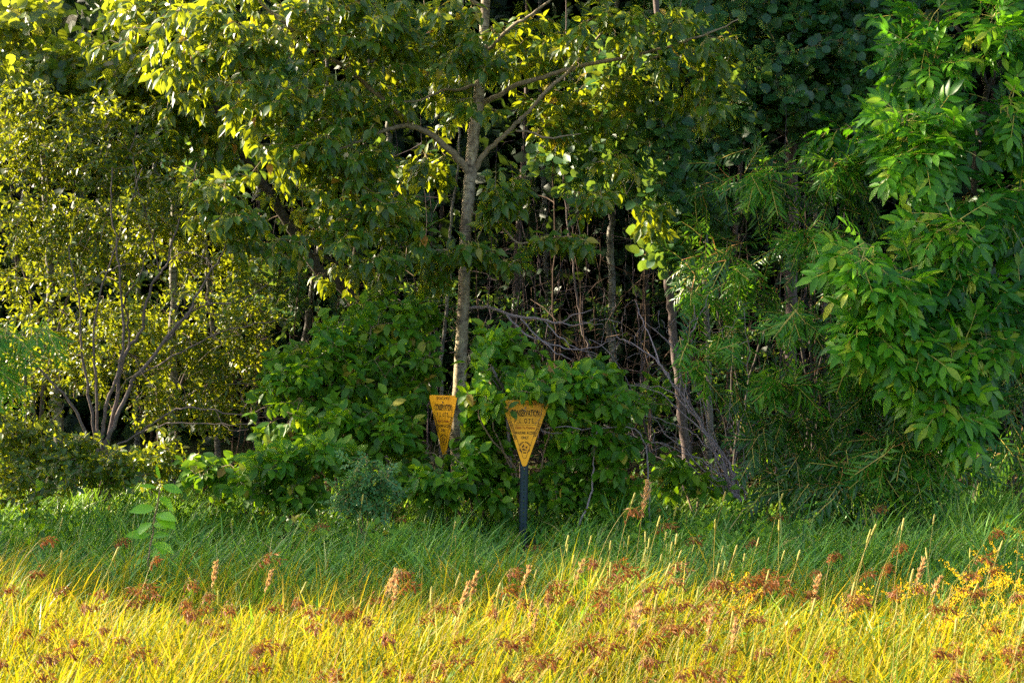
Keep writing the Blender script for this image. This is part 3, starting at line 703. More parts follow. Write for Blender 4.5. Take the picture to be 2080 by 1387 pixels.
def willow(label, px, Y, stems, blobs, cap, r=.013, tips=()):
    p = Plant('willow_shrub', label, 'shrub', ground_pt(px, Y), M['willow'], 'twig_orange', cap=cap, leaf='leafy_shoot', bark='bark_dark')
    bb = p.base
    for rows in stems:
        n = len(rows)
        L = [[bb[0] + R.uniform(-.1, .1), bb[1] + R.uniform(-.06, .06), -.03, r]]
        for i, q in enumerate(rows):
            L.append([*P(q[0], q[1], q[2] if len(q) > 2 else Y), r * (1 - .8 * (i + 1) / n)])
        p.limb(spline(L, 5, .01), 'stem', 'bark_dark', 6)
    foliage(p, 'willow', blobs, dens=.5)
    if tips: foliage(p, 'willow', tips, mat='willow_young')
    return p
willow('narrow-leaved willow in front of the dark gap right of the stout grey trunk', 1500, 13.9,
    [[(1490, 800), (1480, 650), (1500, 520), (1530, 400)], [(1520, 800), (1560, 650), (1590, 500), (1570, 380)], [(1470, 850), (1430, 770, 13.3), (1400, 740, 12.9)], [(1500, 800), (1450, 600), (1420, 500)]],
    [(1550, 370, 13.6, 80, 45, .3, 24), (1520, 330, 13.8, 90, 40, .3, 18), (1470, 520, 13.7, 60, 60, .3, 16), (1410, 560, 13.8, 50, 60, .3, 12), (1480, 680, 13.4, 45, 25, .2, 8), (1400, 740, 12.8, 35, 35, .15, 12), (1430, 420, 13.9, 70, 60, .3, 14), (1540, 580, 13.7, 60, 50, .3, 13), (1490, 800, 13.3, 50, 40, .3, 10)], 120, tips=[(1420, 600, 13.4, 40, 40, .15, 5), (1500, 560, 13.3, 40, 24, .12, 5), (1400, 738, 12.7, 32, 30, .1, 9), (1385, 770, 12.8, 20, 20, .1, 3), (1480, 680, 13.2, 30, 14, .1, 4), (1545, 360, 13.2, 50, 25, .12, 6)])
willow('willow with orange twigs and drooping narrow leaves between the aspen and the ash', 1650, 13.6,
    [[(1640, 800), (1620, 650), (1650, 500), (1690, 400)], [(1660, 800), (1700, 600), (1720, 450)], [(1630, 850), (1590, 780, 13), (1570, 720, 12.9)], [(1650, 750), (1640, 520), (1600, 430)]],
    [(1690, 370, 13.3, 80, 45, .3, 26), (1630, 490, 13.3, 70, 45, .3, 22), (1620, 650, 12.9, 45, 30, .2, 14), (1595, 780, 12.8, 35, 30, .15, 12), (1690, 560, 13.3, 70, 60, .3, 18), (1730, 760, 13.0, 60, 60, .25, 18), (1640, 860, 13.1, 80, 60, .3, 20), (1740, 450, 13.6, 70, 60, .3, 16), (1560, 900, 13.0, 80, 50, .3, 22), (1680, 930, 12.8, 80, 45, .3, 26)], 140, tips=[(1615, 655, 12.7, 34, 16, .1, 7), (1595, 785, 12.6, 28, 22, .1, 7), (1680, 330, 13.0, 60, 24, .12, 9), (1640, 490, 13.0, 50, 24, .12, 6), (1720, 740, 12.8, 30, 30, .1, 5)])
willow('low willow spreading over the grass edge below the ash', 1830, 13.0,
    [[(1810, 950), (1790, 880), (1780, 800)], [(1850, 950), (1880, 860), (1900, 800)], [(1830, 980), (1760, 930)], [(1850, 990), (1920, 930)]],
    [(1830, 850, 12.8, 70, 60, .3, 26), (1780, 930, 12.6, 80, 50, .3, 30), (1870, 950, 12.6, 70, 45, .3, 30), (1700, 990, 12.6, 80, 30, .3, 20), (1820, 1000, 12.5, 90, 25, .25, 20), (1760, 810, 12.9, 50, 60, .25, 16), (1960, 900, 13.1, 70, 60, .3, 18), (1600, 990, 12.9, 70, 35, .3, 18)], 140, tips=[(1880, 920, 12.4, 50, 20, .12, 6), (1770, 960, 12.4, 60, 24, .12, 6), (1920, 950, 12.5, 20, 20, .1, 3)])
willow('dim willow against the right edge behind the ash', 2060, 14.2,
    [[(2050, 800), (2040, 650), (2030, 500)], [(2080, 800), (2100, 600)], [(2040, 850), (1960, 760), (1920, 700)]],
    [(2030, 780, 13.9, 80, 80, .35, 26), (1960, 760, 14, 80, 80, .35, 22), (2050, 920, 13.6, 70, 60, .35, 20), (2150, 650, 14.2, 90, 160, .4, 40), (1880, 480, 14.4, 90, 80, .4, 20), (1980, 420, 14.5, 90, 90, .4, 20)], 40)

t = Plant('ash_tree', 'bright green ash with long compound leaves and hanging seed bunches at the right edge', 'tree', ground_pt(1990, 13.6), M['ash'], cap=300, bark='bark_dark')
b = t.base
t.limb(spline([[b[0], b[1], -.05, .05]] + [[*P(x, y, Y), r] for x, y, Y, r in [(1990, 800, 13.6, .042), (1982, 600, 13.6, .036), (1979, 400, 13.5, .030), (1986, 286, 13.45, .027), (1996, 236, 13.4, .025), (2006, 176, 13.4, .024)]], 6, .004), 'trunk', 'bark_dark', 10)
t.limb(wline([(2006, 176, 13.4, .020), (1980, 116, 13.4, .017), (1950, 66, 13.3, .015), (1932, 34, 13.3, .013), (1900, -70, 13.2, .008), (1880, -200, 13.2, .004)]))
t.limb(wline([(2006, 176, 13.4, .018), (2024, 142, 13.4, .015), (2044, 110, 13.3, .013), (2080, 50, 13.2, .009), (2110, -60, 13.2, .005)]))
t.limb(wline([(1979, 400, 13.5, .014), (1950, 360, 13.2, .011), (1920, 380, 13, .008), (1880, 330, 12.8, .004)]))
t.limb(wline([(1982, 600, 13.6, .016), (1930, 590, 13.2, .012), (1870, 600, 12.8, .008), (1800, 560, 12.4, .004)]))
t.limb(wline([(1985, 680, 13.6, .014), (1960, 720, 13.1, .011), (1920, 790, 12.7, .008), (1932, 840, 12.5, .004)]))
t.limb(wline([(1980, 500, 13.5, .012), (2020, 540, 13.1, .009), (2060, 600, 12.8, .005)]))
t.limb(wline([(1986, 286, 13.45, .01), (2030, 290, 13.2, .008), (2080, 300, 13, .004)]))
foliage(t, 'ash', dens=.5, blobs=[(1900, 110, 13.0, 100, 70, .35, 26), (2030, 70, 13.0, 80, 60, .3, 22), (1940, 30, 13.1, 110, 50, .35, 22), (1880, 300, 12.7, 90, 70, .3, 30), (1840, 240, 12.8, 60, 40, .25, 10), (2040, 230, 12.9, 60, 70, .3, 18), (1950, 200, 13, 60, 50, .3, 12),
    (1950, 430, 12.8, 80, 60, .3, 20), (1770, 535, 12.1, 50, 40, .2, 9), (1830, 590, 12.3, 80, 60, .25, 20), (1930, 560, 12.5, 90, 80, .3, 30), (1780, 650, 12.2, 55, 45, .2, 12), (1880, 690, 12.3, 80, 60, .25, 20), (1960, 700, 12.5, 90, 80, .3, 26), (1930, 800, 12.3, 50, 60, .2, 12), (1950, 850, 12.3, 35, 40, .15, 6), (2050, 620, 12.7, 60, 100, .3, 24), (2060, 420, 12.9, 50, 80, .3, 16),
    (1720, 270, 13.3, 60, 40, .3, 10), (2150, 300, 13.3, 90, 250, .4, 50), (1980, -140, 13.2, 220, 110, .5, 60), (2000, -380, 13.4, 200, 140, .6, 40)])
foliage(t, 'ash', [(1765, 530, 11.9, 50, 40, .12, 8), (1800, 590, 12.0, 60, 50, .12, 9), (1770, 660, 11.95, 45, 40, .12, 7), (1850, 700, 12.0, 60, 50, .15, 8), (1880, 300, 12.4, 80, 60, .15, 13), (1830, 240, 12.5, 40, 30, .12, 4), (1930, 460, 12.3, 60, 40, .15, 8), (1925, 800, 12.1, 45, 50, .12, 7), (1940, 860, 12.15, 30, 30, .1, 4), (2040, 60, 12.7, 60, 50, .15, 9), (1970, 720, 12.2, 60, 50, .15, 8), (1890, 130, 12.7, 60, 40, .15, 6), (2050, 230, 12.6, 40, 40, .15, 5)], mat='ash_young')
for x, y, Y in ((1826, 258, 12.5), (1985, 62, 12.7), (1968, 70, 12.7), (1948, 440, 12.4), (1975, 560, 12.2), (1920, 300, 12.6), (1885, 215, 12.7), (1760, 665, 12.0), (1945, 655, 12.1), (1990, 730, 12.1), (1900, 420, 12.5), (1880, 780, 12.1)):
    t.extra.append(('keys', R.integers(0, 2), P(x, y, Y), np.array([R.normal(0, .1), R.normal(0, .1), -1.0]), .14, 'samara', 'seed_bunch'))

# ------------------------------------------------------------------ bare and dead wood
p = Plant('dead_shrub', 'fan of pale dead branches leaning up to the left right of the signs', 'dead shrub', ground_pt(1495, 12.9), None, bark='dead')
for rows, r in (([(1485, 960), (1437, 880), (1400, 830), (1360, 770), (1325, 700)], .017), ([(1470, 960), (1420, 850), (1380, 797), (1340, 740), (1290, 700)], .013), ([(1480, 940), (1447, 898), (1414, 847), (1390, 780), (1370, 700)], .012),
                ([(1490, 960), (1430, 900), (1390, 870), (1330, 850), (1280, 845)], .008), ([(1460, 920), (1400, 850), (1340, 800), (1270, 780), (1210, 785)], .008), ([(1400, 830), (1350, 790), (1290, 780)], .006), ([(1380, 797), (1395, 700), (1430, 620), (1445, 580)], .007),
                ([(1360, 770), (1330, 730), (1270, 690), (1230, 690)], .006), ([(1340, 740), (1310, 660), (1290, 610)], .005), ([(1400, 840), (1380, 740), (1400, 660), (1440, 620)], .005)):
    rows = [(1492 + R.uniform(-8, 8), 1010)] + rows if rows[0][1] > 900 else rows
    p.limb(pixline(rows, r, .002, 5, .007, (12.9, 13.4)), 'branch', 'dead', 6)
for k in range(15):
    a = R.uniform(-.1, 1.2); ln = R.uniform(180, 420); bow = R.normal(0, 30)
    x0, y0 = 1495 + R.normal(0, 14), 1012 + R.normal(0, 6)
    x1, y1 = x0 - ln * math.sin(a) , y0 - ln * math.cos(a)
    p.limb(pixline([(x0, y0), (x0 * .7 + x1 * .3 + bow * .6, y0 * .7 + y1 * .3 - bow * .5), (x0 * .35 + x1 * .65 + bow, y0 * .35 + y1 * .65 - bow * .8), (x1, y1)], R.uniform(.003, .007), .0015, 5, .014, (12.9, R.uniform(12.7, 13.6))), 'branch', 'dead', 5, skel=k < 12)
T = np.array([P(R.uniform(1180, 1490), R.uniform(620, 930), R.uniform(12.8, 13.6)) for _ in range(170)])
p.reach(T, .15, .002)

p = Plant('fallen_branch', 'arched thin dead branch crossing the dogwood right of the right sign', 'branch', (*P(1320, 1010, 12.6)[:2], 0), None, bark='dead')
p.limb(pixline([(1313, 905), (1290, 872), (1240, 868), (1180, 872), (1140, 880), (1100, 874), (1090, 850), (1060, 830)], .006, .002, 5, .003, (12.5, 11.95)), 'branch', 'dead', 6)
p.limb(pixline([(1320, 1060), (1318, 1000), (1316, 950), (1313, 905)], .007, .006, 4, .003, (12.5, 12.5)), 'stem', 'dead', 6)
p.limb(pixline([(1180, 872), (1150, 866), (1108, 870)], .004, .002, 4, .003, (12.1, 11.95)), 'branch', 'dead', 6)
p = Plant('dead_sapling', 'curved purple-grey dead stem rising from the grass right of the sign post', 'dead sapling', (*P(1175, 1090, 12.2)[:2], 0), None, bark='dead')
p.limb(pixline([(1170, 1075), (1192, 1030), (1203, 985), (1206, 930), (1212, 880), (1235, 820)], .008, .003, 5, .003, (12.2, 12.4)), 'stem', 'dead', 6)
p = Plant('fallen_branch', 'short broken pale branch leaning in the dogwood above the right sign', 'branch', (*P(1030, 900, 12.6)[:2], 0), None, bark='dead')
p.limb(pixline([(1040, 1000), (1030, 850), (1023, 795), (1010, 770), (1000, 745)], .014, .008, 4, .003, (12.6, 12.35)), 'branch', 'dead', 7)
p.limb(pixline([(1026, 800), (1005, 778), (992, 755)], .007, .003, 4, .003, (12.5, 12.35)), 'branch', 'dead', 6)

STEM_LABELS = 'thin bare stem among the dark thicket right of the pale trunk'
for k in range(96):
    x0 = R.uniform(960, 1720) if k < 78 else R.uniform(380, 900)
    Y = R.uniform(14.6, 18.0)
    top = R.uniform(150, 560)
    lean = R.normal(10, 60)
    lab, grp = (STEM_LABELS, 'bare stems of the thicket right of the pale trunk') if k < 78 else ('thin bare stem in the shade left of the pale trunk', 'bare stems left of the pale trunk')
    p = Plant('bare_sapling', lab, 'sapling', ground_pt(x0, Y), None, bark=['brown', 'purple'][k % 2], group=grp)
    p.label = ('brown' if k % 2 == 0 else 'purplish grey') + ' thin bare stem ' + ('leaning right' if lean > 35 else 'leaning left' if lean < -15 else 'standing upright') + (' in the dark thicket right of the pale trunk' if k < 78 else ' in the shade left of the pale trunk')
    x1, bend = x0 + lean, R.normal(0, 25)
    g = P(x0, 600, Y)
    r = R.uniform(.004, .011)
    L = spline([[g[0], Y, -.03, r]] + [[*P(x0 + lean * u + bend * math.sin(3.1 * u), 1000 + (top - 1000) * u, Y), r * (1 - .75 * u)] for u in (.15, .4, .65, 1)], 5, .012)
    p.limb(L, 'stem', ['brown', 'purple'][k % 2], 6)
    n = R.integers(14, 26)
    s_ = L[R.integers(2, len(L) - 2, n), :3]
    p.reach(s_ + R.normal(0, 1, (n, 3)) * np.array([.28, .2, .16]) + np.array([0, 0, .12]), .1, .003)

under = small_shrub('dim broad undergrowth of small dark leaves deep behind the bare stems', 1200, 16.3,
    [[(900, 850), (860, 700), (840, 560)], [(1100, 850), (1080, 700)], [(1300, 850), (1320, 720)], [(1500, 850), (1520, 700), (1540, 560)], [(1650, 850), (1680, 700)]],
    [(1000, 800, 16.2, 130, 120, .5, 70), (1180, 870, 16.3, 130, 80, .5, 40), (1350, 840, 16.2, 130, 90, .5, 34), (1500, 780, 16.2, 120, 130, .5, 60), (1680, 800, 16.2, 140, 140, .5, 70), (860, 620, 16.4, 120, 120, .5, 60), (1100, 640, 16.8, 160, 80, .4, 24), (1400, 600, 16.8, 160, 90, .4, 22), (1850, 700, 16.2, 160, 200, .5, 80), (660, 620, 16.4, 130, 120, .5, 60)], 'aspen', 'brown', size=(.05, .09))

def trunk_only(label, rows, Y, r0, r1, bark, cap=0, blobs=(), kind='aspen', mat='aspen'):
    p = Plant('young_tree', label, 'tree', ground_pt(rows[0][0], Y), M[mat], bark=bark, cap=cap)
    g = p.base
    L = [[g[0], g[1], -.05, r0 * 1.1]]
    for i, (x, y) in enumerate(rows):
        L.append([*P(x, y, Y), r0 + (r1 - r0) * (i + 1) / len(rows)])
    p.limb(spline(L, 6, .006), 'trunk', bark, 10)
    if blobs: foliage(p, kind, blobs)
trunk_only('stout grey trunk leaning left in the gap at right of the dead branches', [(1396, 930), (1380, 800), (1368, 670), (1357, 578), (1350, 450), (1340, 250), (1330, -50), (1330, -350)], 14.6, .045, .02, 'bark_grey', 40, [(1340, -150, 14.6, 160, 140, .6, 50), (1350, 500, 14.3, 60, 50, .25, 20), (1345, 380, 14.3, 60, 70, .25, 34), (1340, 250, 14.3, 60, 80, .25, 34), (1335, 110, 14.3, 60, 80, .25, 30), (1245, 330, 14.6, 60, 100, .3, 40), (1250, 150, 14.6, 60, 90, .3, 34), (1420, 430, 14.4, 60, 60, .3, 24), (1430, 60, 14.6, 50, 70, .3, 24)])
trunk_only('white spotted birch trunk standing left of the signs behind the dogwood', [(606, 800), (620, 692), (632, 600), (648, 504), (655, 430), (662, 250), (668, 0), (670, -250)], 17, .04, .012, 'bark_birch', 0, [(660, -120, 16.8, 180, 140, .7, 46), (640, 330, 16.8, 110, 90, .5, 24)])
trunk_only('thin crooked pale trunk behind the leaning grey stems at left', [(440, 800), (434, 675), (424, 600), (421, 527), (408, 420), (398, 280), (392, 60), (390, -150)], 16.4, .028, .01, 'bark_birch', 0, [(400, -60, 16.4, 150, 130, .6, 40), (440, 330, 16.4, 100, 90, .5, 26)])
trunk_only('slender pale stem just left of the tall poplar trunk', [(896, 760), (904, 655), (912, 568), (918, 430), (932, 330), (930, 200), (940, 0), (945, -200)], 15.6, .018, .006, 'bark_birch')
trunk_only('slender grey stem just right of the tall poplar trunk with small crown', [(1200, 900), (1198, 813), (1203, 756), (1195, 712), (1175, 635), (1165, 534), (1150, 420), (1145, 250), (1150, 0)], 14.7, .016, .005, 'bark_grey', 0, [(1150, 330, 14.7, 70, 60, .3, 14)])
trunk_only('pale trunk rising into the leaves at the top right of the long limb', [(1440, 800), (1432, 500), (1428, 200), (1427, 10), (1430, -250)], 15.4, .03, .012, 'bark_birch', 0, [(1430, -120, 15.4, 140, 110, .5, 40)])
for k, (x, Y) in enumerate(((700, 19), (1040, 18.6), (1120, 20.5), (1310, 19.5), (1480, 18.8), (1700, 19.5), (1850, 18.5), (520, 20), (280, 19), (1950, 19.6), (880, 21))):
    x2 = x + R.normal(0, 40)
    trunk_only('dim trunk deep in the shade of the wood', [(x, 900), (x + (x2 - x) * .3 + R.normal(0, 6), 600), (x2, 200), (x2, -300)], Y, R.uniform(.03, .06), .015, ['bark_dark', 'bark_grey', 'bark_birch'][k % 3])
    PLANTS[-1].group = 'dim trunks inside the wood'

# unseen trees placed at the left, heights and crowns shaped to shade the grass
for k, (x, y, h, lo) in enumerate([(-10.8 - 1.35 * i, 12.9 + (i % 2) * .9, 5.3 + .17 * i + .45 * math.sin(i * 2.1), .06) for i in range(12)] + [(-10.2, 13.9, 6.3, .64), (-11.5, 14.4, 6.8, .64), (-12.8, 14.7, 7.2, .62), (-14.2, 15.0, 7.8, .6), (-5.3, 13.2, 4.3, .56), (-6.3, 13.55, 4.8, .58), (-7.4, 13.95, 5.3, .6), (-8.6, 14.3, 5.9, .62)]):
    p = Plant('poplar_tree', 'unseen poplar beyond the left edge, placed to shade the grass', 'tree', (x, y, 0), M['poplar'], group='poplars left of the photo edge', bark='bark_poplar')
    p.limb(spline([[x, y, -.05, .09], [x + .1, y, h * .4, .07], [x, y + .1, h * .75, .04], [x, y, h, .01]], 5, .02), 'trunk', 'bark_poplar', 10)
    n = 90
    u = R.uniform(lo, 1, n) ** .8; a = R.uniform(0, 6.28, n); w = (.5 if x > -9 else 1.0) * (1.25 * np.sin(np.clip(u, 0, 1) * 2.75) ** .6 + .1) * np.sqrt(R.uniform(.1, 1, n))
    T = np.stack([x + w * np.cos(a), y + w * np.sin(a) * .9, u * h], 1)
    A = p.reach(T, .1)
    sprigs(p, 'card', T, norm(A + R.normal(0, .3, A.shape)), 26, .5, 1.2, .3, (.2, .34), jit=.4)

# ------------------------------------------------------------------ which leaves show
G = 7
grid = np.full((1387 // G + 60, 2080 // G + 60), 1e9)
def cells(O, D, S):
    c = O + D * (S * .5)[:, None]
    px, py, dep = to_px(c)
    i = np.clip((py / G).astype(int) + 30, 1, grid.shape[0] - 2); j = np.clip((px / G).astype(int) + 30, 1, grid.shape[1] - 2)
    return i, j, dep, px, py
# twigs grow out of the old wood and the paths of the signs: few leaves hang straight in front of these
THIN = [([(953, 352), (905, 298), (872, 272), (835, 256), (790, 262), (745, 280), (700, 298)], 13.8, 15, .85),
        ([(835, 256), (795, 218), (720, 152), (655, 106), (590, 58), (540, 10)], 13.7, 12, .65),
        ([(964, 345), (1012, 286), (1048, 252), (1075, 228), (1112, 184), (1152, 148)], 13.9, 15, .85),
        ([(980, 210), (1052, 172), (1120, 152), (1200, 131), (1300, 112), (1380, 88), (1440, 68)], 13.9, 13, .85),
        ([(1010, 82), (1045, 52), (1090, 22)], 13.9, 13, .8),
        ([(946, 560), (938, 640), (930, 760)], 14.1, 26, .9), ([(952, 420), (954, 360), (963, 265)], 14.1, 22, .8), ([(984, 50), (986, 0)], 14.1, 16, .7),
        ([(955, 626), (1040, 640), (1100, 647), (1135, 656), (1205, 628)], 13.9, 10, .9), ([(1030, 640), (1120, 700), (1250, 690)], 13.9, 8, .85),
        ([(715, 606), (640, 540), (590, 462), (536, 376)], 14.8, 12, .7), ([(1357, 575), (1366, 660), (1368, 690)], 14.6, 14, .85),
        ([(620, 692), (632, 600), (648, 504)], 17, 9, .9), ([(421, 527), (424, 600), (434, 675)], 16.4, 7, .85),
        ([(209, 918), (266, 783), (353, 669), (417, 568), (448, 524)], 13.5, 9, .8), ([(242, 770), (286, 675), (313, 571), (353, 480)], 13.5, 9, .8), ([(236, 763), (252, 696), (247, 608)], 13.5, 8, .8), ([(421, 618), (488, 613), (552, 571)], 13.4, 6, .8),
        ([(318, 855), (367, 829), (438, 834), (539, 827)], 13.4, 6, .9), ([(337, 861), (502, 861), (579, 849)], 13.4, 6, .9),
        ([(2006, 176), (1980, 116), (1932, 34)], 13.4, 11, .8), ([(1979, 380), (1986, 286), (2006, 176), (2044, 110)], 13.4, 12, .8),
        ([(1062, 940), (1062, 905), (1068, 878)], 12.0, 30, .9), ([(1068, 850), (1095, 836), (1078, 862)], 12.02, 20, .85), ([(1040, 850), (1050, 846)], 12.02, 14, .6), ([(1040, 826), (1100, 826)], 12.02, 9, .6), ([(1060, 955), (1057, 1050)], 12.0, 14, .9), ([(903, 930), (903, 820)], 12.7, 32, .93), ([(1165, 534), (1195, 712)], 14.7, 7, .8), ([(1244, 430), (1245, 560)], 16.8, 9, .9)]
THIN += [([(1480, 990), (1420, 900), (1330, 800)], 13.2, 44, .6), ([(1450, 900), (1400, 760)], 13.2, 36, .6), ([(1485, 960), (1437, 880), (1400, 830), (1360, 770), (1325, 700)], 13.5, 12, .88), ([(1470, 960), (1420, 850), (1380, 797), (1340, 740), (1290, 700)], 13.5, 10, .88), ([(1447, 898), (1414, 847), (1390, 780)], 13.5, 10, .85), ([(1430, 900), (1390, 870), (1330, 850)], 13.5, 9, .85), ([(1400, 850), (1340, 800), (1270, 780)], 13.5, 9, .85), ([(1313, 905), (1290, 872), (1240, 868), (1180, 872)], 12.5, 8, .85), ([(1192, 1030), (1203, 985), (1206, 930)], 12.3, 8, .85), ([(1000, 745), (1010, 770), (1026, 820)], 12.5, 10, .85)]
THIN = [(np.concatenate([np.linspace(a, b, 12) for a, b in zip(L_[:-1], L_[1:])]), Yc, rad, pr) for L_, Yc, rad, pr in THIN]
for p in PLANTS:
    for key, L in list(p.inst.items()):
        L[:] = [tuple(np.concatenate([q[k] for q in L]) for k in range(4))]
        O, D, N, S = L[0]
        px, py, dep = to_px(O + D * (S * .5)[:, None])
        drop = np.zeros(len(O), bool)
        for ln, Yc, rad, pr in THIN:
            near = (O[:, 1] < Yc) & (px > ln[:, 0].min() - 40) & (px < ln[:, 0].max() + 40) & (py > ln[:, 1].min() - 40) & (py < ln[:, 1].max() + 40) & ~drop
            w = np.nonzero(near)[0]
            if len(w):
                d = np.min(np.hypot(px[w, None] - ln[None, :, 0], py[w, None] - ln[None, :, 1]), 1)
                drop[w[(d < rad + S[w] * F / dep[w] * .22) & (R.uniform(0, 1, len(w)) < pr)]] = True
        if drop.any(): L[0] = tuple(q[~drop] for q in L[0])
        O, D, N, S = L[0]
        i, j, dep, _, _ = cells(O, D, S)
        for di in (-1, 0, 1):
            for dj in (-1, 0, 1):
                np.minimum.at(grid, (i + di, j + dj), dep)
TMESH = {}
def tmesh(key, mats):
    kk = (key, tuple(m.name for m in mats))
    if kk not in TMESH:
        V, T, Q, mt, mq = TM[key]
        TMESH[kk] = mesh_from(key[0] + '_leaf', V, T, Q, mt, mq, mats)
    return TMESH[kk]
def basis(O, D, N, S):
    Rt = np.cross(D, N)
    return Matrix(((Rt[0] * S, D[0] * S, N[0] * S, O[0]), (Rt[1] * S, D[1] * S, N[1] * S, O[1]), (Rt[2] * S, D[2] * S, N[2] * S, O[2]), (0, 0, 0, 1)))

def build(p):
    root = thing(p.name, p.label, p.cat, tuple(p.base), p.group)
    off = p.base
    for name, line, mat, sides, lab in p.solid:
        L = line.copy(); L[:, :3] -= off
        V, Q = tubes([L], sides)
        o = link(name, mesh_from(name, V, None, Q, mats=[M[mat]]), root)
        if lab: o['label'] = lab
    if p.twigs:
        L = []
        for q in p.twigs:
            q = q.copy(); q[:, :3] -= off; L.append(q)
        V, Q = tubes(L, 3)
        tag(link('twigs', mesh_from('twigs', V, None, Q, mats=[M[p.twigmat] if p.leafmat else M[p.bark]]), root), kind='stuff')
    cand = []
    for key, L in p.inst.items():
        O, D, N, S = L[0]
        i, j, dep, px, py = cells(O, D, S)
        vis = (dep <= grid[i, j] + .05) & (px > 5) & (px < 2075) & (py > 5) & (py < 1150)
        face = np.abs(N[:, 1]) + .15
        sc_ = np.where(vis, S / dep * face, 0)
        cand.append(sc_)
    if cand and p.cap:
        al = np.concatenate(cand)
        th = np.sort(al)[-min(p.cap, len(al))]
        th = max(th, 1e-9)
    else:
        th = 1e9
    rest = {}
    for (key, L), s_ in zip(p.inst.items(), cand):
        O, D, N, S = L[0]
        O = O - off
        tm = (key[0], key[1])
        mats = [key[2] or p.leafmat, M['petiole']]
        big = s_ >= th
        for a in np.nonzero(big)[0]:
            o = link(p.leafname, tmesh(tm, mats), root)
            o.matrix_basis = basis(O[a], D[a], N[a], S[a])
        if (~big).any():
            rest.setdefault(mats[0].name, []).append(scatter(TM[tm], O[~big], D[~big], N[~big], S[~big]))
    for mn, parts in rest.items():
        V, T, Q, mt, mq = stack(parts)
        tag(link('foliage', mesh_from('foliage', V, T, Q, mt, mq, [bpy.data.materials[mn], M['petiole']]), root), kind='stuff')
    for tm, k, O, D, S, mat, nm in p.extra:
        D = norm(D); N = norm(np.cross(D, np.array([1.0, .2, 0])))
        o = link(nm, tmesh((tm, int(k)), [M[mat], M['petiole']]), root)
        o.matrix_basis = basis(O - off, D, N, S)
for p in PLANTS:
    build(p)

# ------------------------------------------------------------------ the wood behind: one leafy mass nobody could count
def woodland():
    n = 120000
    X = R.uniform(-18, 18, n); Y = 17.2 + 12 * R.uniform(0, 1, n) ** 1.3; Z = R.uniform(0, 1, n) * (9.5 - 5.2 / (1 + np.exp((X + 5) * 1.5)) + 1.0 * np.sin(X * .9) + .6 * np.sin(X * 2.3 + 1))
    keep = (R.uniform(0, 1, n) < np.where((Z < 1.6) & (Y < 20), .4, 1.0)) & ((Y > 21) | (np.sin(X * 1.7 + Z * .9) + np.sin(Z * 2.1 - Y) + R.normal(0, .9, n) > -1.3))
    O = np.stack([X, Y, Z], 1)[keep]
    nc = 26000                                                   # unseen leaf cover over the right half, added to block skylight
    xc = R.uniform(-1.2, 9, nc); yc = R.uniform(14.6, 17.6, nc); zc = R.uniform(5.0, 9.5, nc)
    O = np.vstack([O, np.stack([xc, yc, zc], 1)])
    Yk = O[:, 1]
    m = len(O)
    D = norm(R.normal(0, 1, (m, 3)) + np.array([0, -.2, -.5])); N = R.normal(0, .6, (m, 3)) + np.array([0, -.5, .6]); N = norm(N - (N * D).sum(1, keepdims=True) * D)
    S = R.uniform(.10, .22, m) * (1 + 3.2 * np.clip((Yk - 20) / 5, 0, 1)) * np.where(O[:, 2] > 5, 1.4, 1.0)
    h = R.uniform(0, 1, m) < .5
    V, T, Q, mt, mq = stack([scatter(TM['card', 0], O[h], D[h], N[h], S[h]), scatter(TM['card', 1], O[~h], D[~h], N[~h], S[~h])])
    tag(link('woodland', mesh_from('woodland', V, T, Q, mt, mq, [M['wood_leaf']])), 'dark mass of leaves deep in the wood behind the trees, with added unseen cover overhead', 'woodland', kind='stuff')
woodland()

# ------------------------------------------------------------------ signs
M['sign'] = plainmat('sign_yellow', [(0.24, (0.30, 0.13, 0.012)), (0.36, (0.72, 0.29, 0.005)), (0.55, (0.9, 0.39, 0.008)), (0.72, (0.8, 0.33, 0.010)), (0.85, (0.62, 0.36, 0.10))], 0.45, 0.4, 9.0)
M['ink'] = plainmat('sign_ink', [(0.3, (0.012, 0.010, 0.008)), (0.7, (0.025, 0.02, 0.014))], 0.6, 0.2)
M['ink_red'] = plainmat('sign_ink_red', [(0.3, (0.25, 0.05, 0.01)), (0.7, (0.3, 0.07, 0.012))], 0.6, 0.2)
M['post'] = plainmat('post_paint', [(0.3, (0.006, 0.018, 0.024)), (0.6, (0.010, 0.028, 0.038)), (0.8, (0.04, 0.03, 0.022))], 0.5, 0.35, 14.0, bump=.1)
M['steel'] = plainmat('bolt_steel', [(0.3, (0.1, 0.09, 0.08)), (0.7, (0.25, 0.22, 0.2))], 0.4, 0.5, 40, 0.8)

def rounded_tri(w, h, r, n=7):
    """outline of a triangle pointing down; tip corner at (0, 0), top edge at z = h"""
    P3 = [np.array([0.0, 0.0]), np.array([w / 2, h]), np.array([-w / 2, h])]
    out = []
    for i in range(3):
        a, b, c = P3[i - 1], P3[i], P3[(i + 1) % 3]
        u, v = norm(a - b), norm(c - b)
        th = math.acos(float(u @ v)); d = r / math.tan(th / 2)
        cen = b + norm(u + v) * (r / math.sin(th / 2))
        s, e = b + u * d - cen, b + v * d - cen
        a0, a1 = math.atan2(s[1], s[0]), math.atan2(e[1], e[0])
        while a1 - a0 > math.pi: a1 -= 2 * math.pi
        while a1 - a0 < -math.pi: a1 += 2 * math.pi
        for k in range(n):
            q = a0 + (a1 - a0) * k / (n - 1)
            out.append(cen + r * np.array([math.cos(q), math.sin(q)]))
    return np.array(out)

